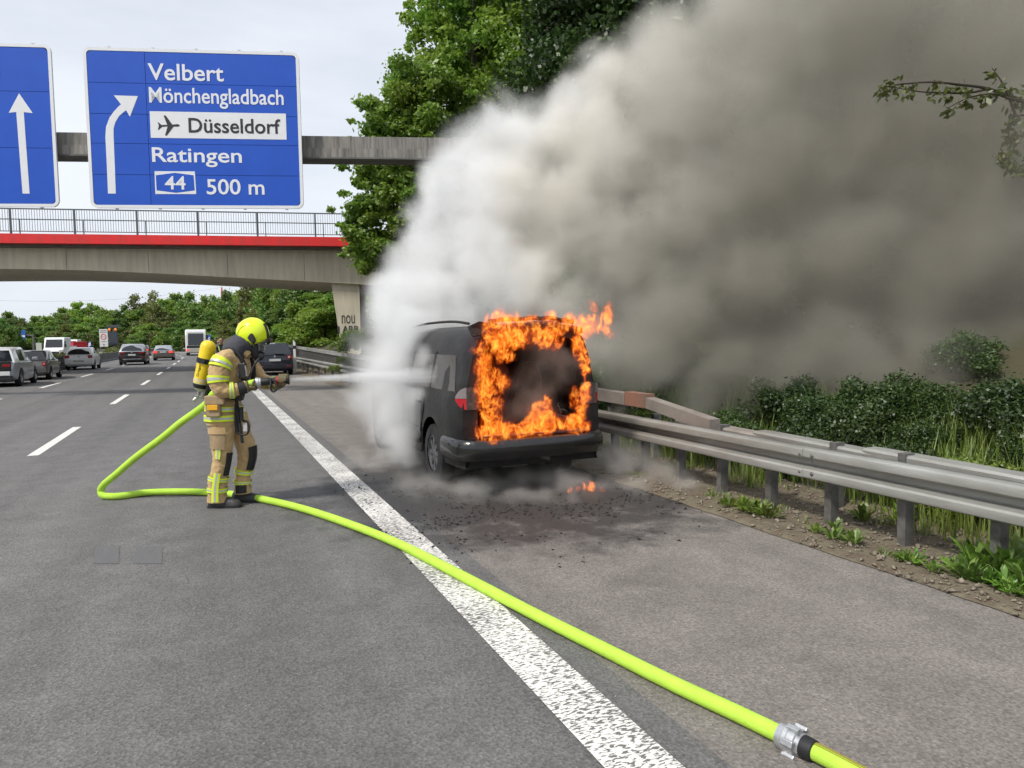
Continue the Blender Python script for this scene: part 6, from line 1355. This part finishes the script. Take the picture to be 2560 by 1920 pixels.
# ------------------------------------------------------------------ smoke, steam, flames, water: real volumes
def volume_thing(name, blobs, lo, hi, res, material, build):
    """blobs: (centre, (rx,ry,rz)); build(t, pos, env) returns the density socket; env: 1 at a blob's heart, 0 at its rim, negative outside"""
    ng = bpy.data.node_groups.new(name+'_field', 'GeometryNodeTree'); ng.interface.new_socket('Geometry', in_out='OUTPUT', socket_type='NodeSocketGeometry')
    t = NT(ng); out = t.n('NodeGroupOutput'); pos = t.n('GeometryNodeInputPosition').outputs[0]
    def warp(p, scale, amp, detail=2.0):
        n = t.n('ShaderNodeTexNoise', i_Scale=scale, i_Detail=detail); t.l(p, n.inputs['Vector'])
        a = t.n('ShaderNodeVectorMath', operation='SUBTRACT'); a.inputs[1].default_value = (.5, .5, .5); t.l(n.outputs['Color'], a.inputs[0])
        b = t.n('ShaderNodeVectorMath', operation='MULTIPLY_ADD'); b.inputs[1].default_value = amp if hasattr(amp, '__len__') else (amp,)*3; t.l(a.outputs[0], b.inputs[0]); t.l(p, b.inputs[2]); return b.outputs[0]
    def env(p, k=.18):
        cur = None
        for c, r in blobs:
            a = t.n('ShaderNodeVectorMath', operation='SUBTRACT'); a.inputs[1].default_value = tuple(c); t.l(p, a.inputs[0])
            b = t.n('ShaderNodeVectorMath', operation='DIVIDE'); b.inputs[1].default_value = tuple(r); t.l(a.outputs[0], b.inputs[0])
            d = t.n('ShaderNodeVectorMath', operation='LENGTH'); t.l(b.outputs[0], d.inputs[0])
            v = t.n('ShaderNodeMath', operation='SUBTRACT'); v.inputs[0].default_value = 1.0; t.l(d.outputs['Value'], v.inputs[1]); s = v.outputs[0]
            if cur is not None:
                m_ = t.n('ShaderNodeMath', operation='SMOOTH_MAX'); m_.inputs[2].default_value = k; t.l(cur, m_.inputs[0]); t.l(s, m_.inputs[1]); s = m_.outputs[0]
            cur = s
        return cur
    den = build(t, pos, env, warp)
    vc = t.n('GeometryNodeVolumeCube'); vc.inputs['Min'].default_value = lo; vc.inputs['Max'].default_value = hi
    for ax_, key in zip(range(3), ('Resolution X', 'Resolution Y', 'Resolution Z')): vc.inputs[key].default_value = max(8, int((hi[ax_]-lo[ax_])/res))
    t.l(den, vc.inputs['Density'])
    sm = t.n('GeometryNodeSetMaterial'); sm.inputs['Material'].default_value = material
    t.l(vc.outputs[0], sm.inputs[0]); t.l(sm.outputs[0], out.inputs[0])
    o = link(name, bpy.data.meshes.new(name)); o.data.materials.append(material)
    md = o.modifiers.new('volume', 'NODES'); md.node_group = ng
    return o
def mrange(t, s, f0, f1, t0, t1, smooth=False):
    r = t.n('ShaderNodeMapRange'); r.inputs['From Min'].default_value = f0; r.inputs['From Max'].default_value = f1; r.inputs['To Min'].default_value = t0; r.inputs['To Max'].default_value = t1
    if smooth: r.interpolation_type = 'SMOOTHSTEP'
    t.l(s, r.inputs['Value']); return r.outputs[0]
def mth(t, op, a, b=None, c=None):
    m_ = t.n('ShaderNodeMath', operation=op)
    for i, v in enumerate((a, b, c)):
        if v is None: continue
        if isinstance(v, (int, float)): m_.inputs[i].default_value = v
        else: t.l(v, m_.inputs[i])
    return m_.outputs[0]
def blob(px, py, D, r, sx=1.0, sz=1.0, sy=1.0):
    k = r*D/F; return (P(px, py, D), (k*sx, k*sy, k*sz))
# dense white column over the bonnet, grey plume drifting to the right over the bank
SMOKE = [blob(975,1010,8.7,85), blob(960,920,8.8,90), blob(985,1090,8.6,70), blob(1010,840,8.9,75), blob(1000,1130,9.3,80), blob(975,1070,9.2,100), blob(965,980,9.3,108), blob(965,900,9.3,115), blob(985,820,9.5,120), blob(1000,740,9.8,125), blob(1030,660,10.1,130), blob(1075,570,10.3,135), blob(1120,480,10.5,130), blob(1180,400,10.7,135), blob(1110,790,9.9,140), blob(1200,640,10.3,175), blob(1260,500,10.6,185), blob(1010,900,9.6,95),
  blob(1290,350,10.9,150), blob(1400,300,11.0,155), blob(1390,560,10.7,205), blob(1330,730,10.1,150), blob(1520,225,11.1,150), blob(1520,400,10.9,230), blob(1560,640,10.6,220), blob(1450,770,9.9,130), blob(1700,120,11.0,175), blob(1700,280,10.9,240), blob(1740,540,10.7,260), blob(1680,800,10.1,190), blob(1870,-30,11.0,220), blob(1920,150,10.8,280), blob(1950,430,10.6,300), blob(1900,710,10.2,250), blob(2150,60,10.7,310), blob(2190,340,10.4,330), blob(2130,660,9.9,270), blob(2420,160,10.3,320), blob(2400,450,9.9,280), blob(2640,20,10.2,320), blob(1830,930,9.8,170), blob(2090,880,9.6,190), blob(2330,740,9.4,210), blob(2480,620,9.2,230), blob(2580,330,9.4,300), blob(2560,820,9.0,170), blob(1590,900,9.7,150), blob(1740,990,9.8,130), blob(1500,860,9.4,100), blob(1900,1000,9.6,120), blob(1040,990,8.4,50), blob(1990,940,9.2,150), blob(2180,930,8.8,140), blob(2380,900,8.5,130), blob(1055,900,8.5,45), blob(2420,600,9.4,270), blob(2550,480,9.4,270), blob(2600,680,9.2,220), blob(2300,880,9.0,170), blob(2500,860,8.8,140)]
lo = [1e9]*3; hi = [-1e9]*3
for c, r in SMOKE:
    for i in range(3): lo[i] = min(lo[i], c[i]-r[i]*1.25); hi[i] = max(hi[i], c[i]+r[i]*1.25)
hi[2] = min(hi[2], 8.6); lo[2] = max(.02, lo[2])
RT = (math.cos(PSI), -math.sin(PSI), 0)
def across(t, pos):
    d = t.n('ShaderNodeVectorMath', operation='DOT_PRODUCT'); d.inputs[1].default_value = RT; t.l(pos, d.inputs[0]); return d.outputs['Value']
def smoke_build(t, pos, env, warp):
    p1 = warp(pos, .55, 1.1, 2.0); p2 = warp(p1, 1.9, .42, 3.0)
    e = env(p2, .34)
    n = t.n('ShaderNodeTexNoise', i_Scale=1.5, i_Detail=8.0, i_Roughness=.68); t.l(p1, n.inputs['Vector'])
    v = t.n('ShaderNodeTexVoronoi', feature='SMOOTH_F1', i_Scale=1.15, i_Smoothness=.5, i_Detail=2.0, i_Roughness=.5); t.l(p2, v.inputs['Vector'])
    ac = across(t, pos); s = mth(t, 'MULTIPLY_ADD', mth(t, 'SUBTRACT', n.outputs['Fac'], .5), mrange(t, ac, .5, 3.5, 1.15, .5), e)
    s = mth(t, 'MULTIPLY_ADD', mth(t, 'SUBTRACT', .42, v.outputs['Distance']), mrange(t, ac, .5, 3.5, .24, .10), s)
    # crisp in the young column, soft and thin downwind
    width = mrange(t, ac, -.5, 4.0, .48, .9); d = mth(t, 'DIVIDE', mth(t, 'SUBTRACT', s, .08), width); d = mrange(t, d, 0, 1, 0, 1, True)
    g = mth(t, 'MULTIPLY', mrange(t, ac, -.3, 3.0, 2.9, 2.2), mrange(t, ac, 3.0, 7.5, 1.0, .8)); return mth(t, 'MULTIPLY', d, g)
def smoke_mat(name, white, soot, a0, a1, noise_amp=1.4):
    m = bpy.data.materials.new(name); m.use_nodes = True; t = NT(m.node_tree); m.node_tree.nodes.clear(); o = t.n('ShaderNodeOutputMaterial'); pv = t.n('ShaderNodeVolumePrincipled')
    g = t.n('ShaderNodeNewGeometry'); ac = across(t, g.outputs['Position']); n = t.n('ShaderNodeTexNoise', i_Scale=.9, i_Detail=3.0); t.l(g.outputs['Position'], n.inputs['Vector'])
    s = mth(t, 'MULTIPLY_ADD', mth(t, 'SUBTRACT', n.outputs['Fac'], .5), noise_amp*2, ac)
    zz_ = t.n('ShaderNodeSeparateXYZ'); t.l(g.outputs['Position'], zz_.inputs[0]); s = mth(t, 'MULTIPLY_ADD', mth(t, 'MULTIPLY', mth(t, 'SUBTRACT', 4.2, zz_.outputs['Z']), .5), mrange(t, ac, -.3, 1.0, 0, 1), s)
    f = mrange(t, s, a0, a1, 0, 1); r = t.n('ShaderNodeValToRGB'); e = r.color_ramp.elements; e[0].color = (*white, 1); e[1].color = (*soot, 1); k = e.new(.22); k.color = (.97, .945, .895, 1)
    t.l(f, r.inputs['Fac']); t.l(r.outputs['Color'], pv.inputs['Color']); pv.inputs['Density'].default_value = 1.0; pv.inputs['Anisotropy'].default_value = .0
    t.l(pv.outputs[0], o.inputs['Volume']); return m
M_SMOKE = smoke_mat('smoke_and_steam', (.996,.996,.995), (.51,.49,.435), -.4, 4.0, 1.6)
so_ = volume_thing('smoke', SMOKE, tuple(lo), tuple(hi), .06, M_SMOKE, smoke_build)
tag(so_, 'white steam and grey brown smoke billowing from the van to the right', 'smoke', kind='stuff')
# thin smoke in the tailgate and crawling over the asphalt
V0 = Vector((VX, VY, 0))
LOWS = [(V0+Vector((0,.05,1.05)), (.50,.42,.42)), (V0+Vector((.05,-.05,1.35)), (.5,.35,.3)), (V0+Vector((.1,.3,1.85)), (.7,.5,.28)), (V0+Vector((.1,.6,.8)), (.6,.6,.3))]
for px, py, r, sx, sz in [(1060,1215,60,2.0,.6),(1180,1240,60,2.2,.55),(1320,1248,55,2.2,.5),(1450,1235,60,2.0,.7),(1560,1190,80,1.6,1.0),(1640,1200,60,1.8,.7),(1540,1120,70,1.0,1.5),(1640,1150,70,1.2,1.2),(1400,1215,60,2.0,.8),(1130,1190,55,1.5,.9),(1480,1130,60,1.2,1.2),(960,1165,70,2.2,.5),(1500,1175,75,1.3,1.1),(1570,1225,65,1.8,.7),(1430,1190,60,1.4,.9),(1050,1240,60,1.8,.6),(1260,1225,60,2.0,.8),(1700,1225,50,1.8,.5)]:
    p = G(px, py); D_ = (p-CAM).dot(_fw); k = r*D_/F; LOWS.append((p+Vector((0, 0, k*sz*.5)), (k*sx, k*sx, k*sz)))
lo2 = (V0.x-2.6, V0.y-1.6, .01); hi2 = (V0.x+2.4, V0.y+2.2, 2.3)
def low_build(t, pos, env, warp):
    p1 = warp(pos, 1.4, .45, 2.0); p2 = warp(p1, 4.5, .22, 4.0); e = env(p2, .25)
    n = t.n('ShaderNodeTexNoise', i_Scale=3.2, i_Detail=6.0, i_Roughness=.6); t.l(p2, n.inputs['Vector'])
    s = mth(t, 'MULTIPLY_ADD', mth(t, 'SUBTRACT', n.outputs['Fac'], .52), 3.0, e); d = mrange(t, s, .1, 1.15, 0, 1, True)
    z = t.n('ShaderNodeSeparateXYZ'); t.l(pos, z.inputs[0]); g = mrange(t, z.outputs['Z'], .3, .8, 2.7, 2.4); return mth(t, 'MULTIPLY', d, g)
def low_mat():
    m = bpy.data.materials.new('tailgate_smoke'); m.use_nodes = True; t = NT(m.node_tree); m.node_tree.nodes.clear(); o = t.n('ShaderNodeOutputMaterial'); pv = t.n('ShaderNodeVolumePrincipled')
    g = t.n('ShaderNodeNewGeometry'); z = t.n('ShaderNodeSeparateXYZ'); t.l(g.outputs['Position'], z.inputs[0]); f = mrange(t, z.outputs['Z'], .25, .7, 0, 1)
    x = t.n('ShaderNodeMix', data_type='RGBA'); x.inputs['A'].default_value = (.80,.765,.73,1); x.inputs['B'].default_value = (.5,.45,.41,1); t.l(f, x.inputs['Factor']); t.l(x.outputs['Result'], pv.inputs['Color']); pv.inputs['Density'].default_value = 1.0
    t.l(pv.outputs[0], o.inputs['Volume']); return m
lw = volume_thing('low_smoke', LOWS, lo2, hi2, .05, low_mat(), low_build); tag(lw, 'thin brown smoke in the tailgate and wisps crawling over the asphalt', 'smoke', kind='stuff')
# flames round the tailgate opening
FL = []
def fl(x, y, z, rx, rz, ry=.065): FL.append((V0+Vector((x*VSX, y, z*VSZ)), (rx, ry, rz)))
for z, rx in ((.66,.15),(.78,.17),(.90,.165),(1.02,.14),(1.14,.115),(1.26,.11),(1.38,.10)): fl(-.60+.05*math.sin(z*9), -.10, z, rx, .12)
for x, rz in ((-.50,.14),(-.36,.13),(-.22,.10),(-.08,.12),(.04,.15),(.16,.17),(.28,.10),(.42,.085),(.54,.09)): fl(x, -.13, .64+rz*.35, .12, rz)
fl(.14, -.1, .84, .07, .15); fl(.08, -.1, .78, .09, .15)
for x, z, rz in ((-.66,1.50,.10),(-.55,1.64,.17),(-.42,1.68,.17),(-.28,1.66,.17),(-.14,1.60,.13),(0,1.62,.13),(.14,1.60,.12),(.28,1.66,.10),(.42,1.68,.12),(.56,1.70,.14),(.68,1.70,.13),(.80,1.74,.14),(.90,1.78,.16),(.93,1.66,.10)): fl(x, -.10, z, .13, rz)
for x, z, rz in ((-.30,1.78,.07),(-.05,1.77,.06),(.2,1.78,.05),(.78,1.88,.08),(-.45,1.48,.10),(-.38,1.38,.09),(.30,1.52,.07)): fl(x, -.06, z, .08, rz)
for z, rx in ((.70,.08),(.80,.08),(.90,.075),(1.0,.06),(1.25,.07),(1.35,.07),(1.45,.08),(1.55,.09)): fl(.60+.05*math.sin(z*7), -.07, z, rx, .09)
fl(.48, -.08, .95, .06, .12); fl(-.40, .0, 1.15, .12, .16)
lo3 = (V0.x-.92, V0.y-.27, .53); hi3 = (V0.x+1.12, V0.y+.08, 2.04)
def fire_build(t, pos, env, warp):
    st = t.n('ShaderNodeVectorMath', operation='MULTIPLY'); st.inputs[1].default_value = (1, .8, .6); t.l(pos, st.inputs[0])
    p1 = warp(pos, 5.0, (.15, .05, .30), 3.0); p2 = warp(p1, 18.0, (.055, .03, .075), 3.0); e = env(p2, .08)
    def ridge(scale, wamp, sharp, detail):
        w1 = warp(st.outputs[0], scale*.42, wamp, 3.0); n = t.n('ShaderNodeTexNoise', i_Scale=scale, i_Detail=detail, i_Roughness=.5); t.l(w1, n.inputs['Vector'])
        return mth(t, 'POWER', mth(t, 'MAXIMUM', mth(t, 'SUBTRACT', 1.0, mth(t, 'MULTIPLY', mth(t, 'ABSOLUTE', mth(t, 'SUBTRACT', n.outputs['Fac'], .5)), sharp)), 0.0), 1.4)
    r1 = ridge(12.0, .26, 14.0, 2.0); r2 = ridge(25.0, .13, 13.0, 2.0)
    n2 = t.n('ShaderNodeTexNoise', i_Scale=4.0, i_Detail=4.0); t.l(st.outputs[0], n2.inputs['Vector'])
    s = mth(t, 'MULTIPLY_ADD', e, 1.9, mth(t, 'MULTIPLY', mth(t, 'SUBTRACT', n2.outputs['Fac'], .5), 4.6)); s = mth(t, 'MULTIPLY_ADD', r1, .45, s)
    mask = mrange(t, s, .12, .95, 0, 1, True)
    d = mth(t, 'MULTIPLY_ADD', r1, .85, mth(t, 'MULTIPLY_ADD', r2, .40, .028)); soft = mth(t, 'MULTIPLY', mrange(t, e, -.35, .8, 0, 1), .02)
    return mth(t, 'ADD', mth(t, 'MULTIPLY', mask, d), soft)
def fire_mat():
    m = bpy.data.materials.new('flame'); m.use_nodes = True; t = NT(m.node_tree); m.node_tree.nodes.clear(); o = t.n('ShaderNodeOutputMaterial')
    at = t.n('ShaderNodeAttribute', attribute_name='density'); r = t.n('ShaderNodeValToRGB'); e = r.color_ramp.elements; e[0].color = (1, .075, .003, 1); e[1].color = (1, .44, .06, 1); k = e.new(.35); k.color = (1, .17, .010, 1)
    t.l(at.outputs['Fac'], r.inputs['Fac']); em = t.n('ShaderNodeEmission'); t.l(r.outputs['Color'], em.inputs['Color']); t.l(mth(t, 'MULTIPLY', at.outputs['Fac'], 27.0), em.inputs['Strength'])
    ab = t.n('ShaderNodeVolumeAbsorption'); ab.inputs['Color'].default_value = (0, 0, 0, 1); t.l(mth(t, 'MULTIPLY', at.outputs['Fac'], 8.0), ab.inputs['Density']); ad = t.n('ShaderNodeAddShader'); t.l(em.outputs[0], ad.inputs[0]); t.l(ab.outputs[0], ad.inputs[1]); t.l(ad.outputs[0], o.inputs['Volume'])
    m.cycles.volume_step_rate = .45; return m
M_FIRE = fire_mat()
fo = volume_thing('flames', FL, lo3, hi3, .0068, M_FIRE, fire_build); tag(fo, 'orange flames licking round the open tailgate of the minivan', 'fire', kind='stuff')
# small fire on the asphalt
FG = []
for px, py, r in [(1425,1232,9),(1445,1231,9),(1462,1231,10),(1478,1227,12),(1508,1229,7)]:
    p = G(px, py); k = r*6.9/F; FG.append((p+Vector((0, 0, k*.7)), (k, k, k*1.3)))
c_ = G(1460, 1232); gf = volume_thing('ground_flames', FG, (c_.x-.3, c_.y-.25, .0), (c_.x+.35, c_.y+.25, .25), .008, M_FIRE, fire_build); tag(gf, 'small orange flames on the asphalt behind the bumper', 'fire', kind='stuff')
# water jet
j0 = w_(n1); j1 = P(1118, 938, 8.15); jd = (j1-j0).normalized(); jl = (j1-j0).length
M_JET = bpy.data.materials.new('water_spray'); M_JET.use_nodes = True; t = NT(M_JET.node_tree); M_JET.node_tree.nodes.clear(); o_ = t.n('ShaderNodeOutputMaterial'); pv = t.n('ShaderNodeVolumePrincipled'); g_ = t.n('ShaderNodeAttribute', attribute_name='density'); pv.inputs['Color'].default_value = (.99,.99,.99,1); pv.inputs['Density'].default_value = 1.0; t.l(pv.outputs[0], o_.inputs['Volume'])
M_JET.cycles.volume_step_rate = .5
def jet_build(t, pos, env, warp):
    d = t.n('ShaderNodeVectorMath', operation='SUBTRACT'); d.inputs[1].default_value = tuple(j0); t.l(pos, d.inputs[0])
    al = t.n('ShaderNodeVectorMath', operation='DOT_PRODUCT'); al.inputs[1].default_value = tuple(jd); t.l(d.outputs[0], al.inputs[0]); u = mth(t, 'DIVIDE', al.outputs['Value'], jl)
    cr = t.n('ShaderNodeVectorMath', operation='CROSS_PRODUCT'); cr.inputs[1].default_value = tuple(jd); t.l(d.outputs[0], cr.inputs[0]); rr = t.n('ShaderNodeVectorMath', operation='LENGTH'); t.l(cr.outputs[0], rr.inputs[0])
    rad = mrange(t, u, 0, 1, .021, .15); n = t.n('ShaderNodeTexNoise', i_Scale=1.0, i_Detail=5.0, i_Roughness=.65)
    # streaks drawn out along the jet
    cb_ = t.n('ShaderNodeCombineXYZ'); s_ = t.n('ShaderNodeSeparateXYZ'); t.l(cr.outputs[0], s_.inputs[0]); t.l(mth(t, 'MULTIPLY', al.outputs['Value'], 2.5), cb_.inputs[0]); t.l(mth(t, 'MULTIPLY', s_.outputs['Z'], 22.0), cb_.inputs[1]); t.l(mth(t, 'MULTIPLY', s_.outputs['Y'], 22.0), cb_.inputs[2]); t.l(cb_.outputs[0], n.inputs['Vector'])
    f = mth(t, 'SUBTRACT', 1.0, mth(t, 'DIVIDE', rr.outputs['Value'], rad)); f = mth(t, 'MULTIPLY_ADD', mth(t, 'SUBTRACT', n.outputs['Fac'], .5), 2.2, f)
    dn = mrange(t, f, .05, .7, 0, 1, True); g = mth(t, 'MULTIPLY', mrange(t, u, 0, 1, 19.0, 1.9), mrange(t, u, .8, 1.0, 1.0, .0)); ins = mth(t, 'MULTIPLY', mth(t, 'GREATER_THAN', u, 0.0), mth(t, 'LESS_THAN', u, 1.02)); return mth(t, 'MULTIPLY', mth(t, 'MULTIPLY', dn, g), ins)
a_, b_ = [min(j0[i], j1[i])-.16 for i in range(3)], [max(j0[i], j1[i])+.16 for i in range(3)]
jt = volume_thing('water_jet', [], tuple(a_), tuple(b_), .014, M_JET, jet_build); tag(jt, 'white jet of water spray from the nozzle into the side of the van', 'water jet', kind='stuff')
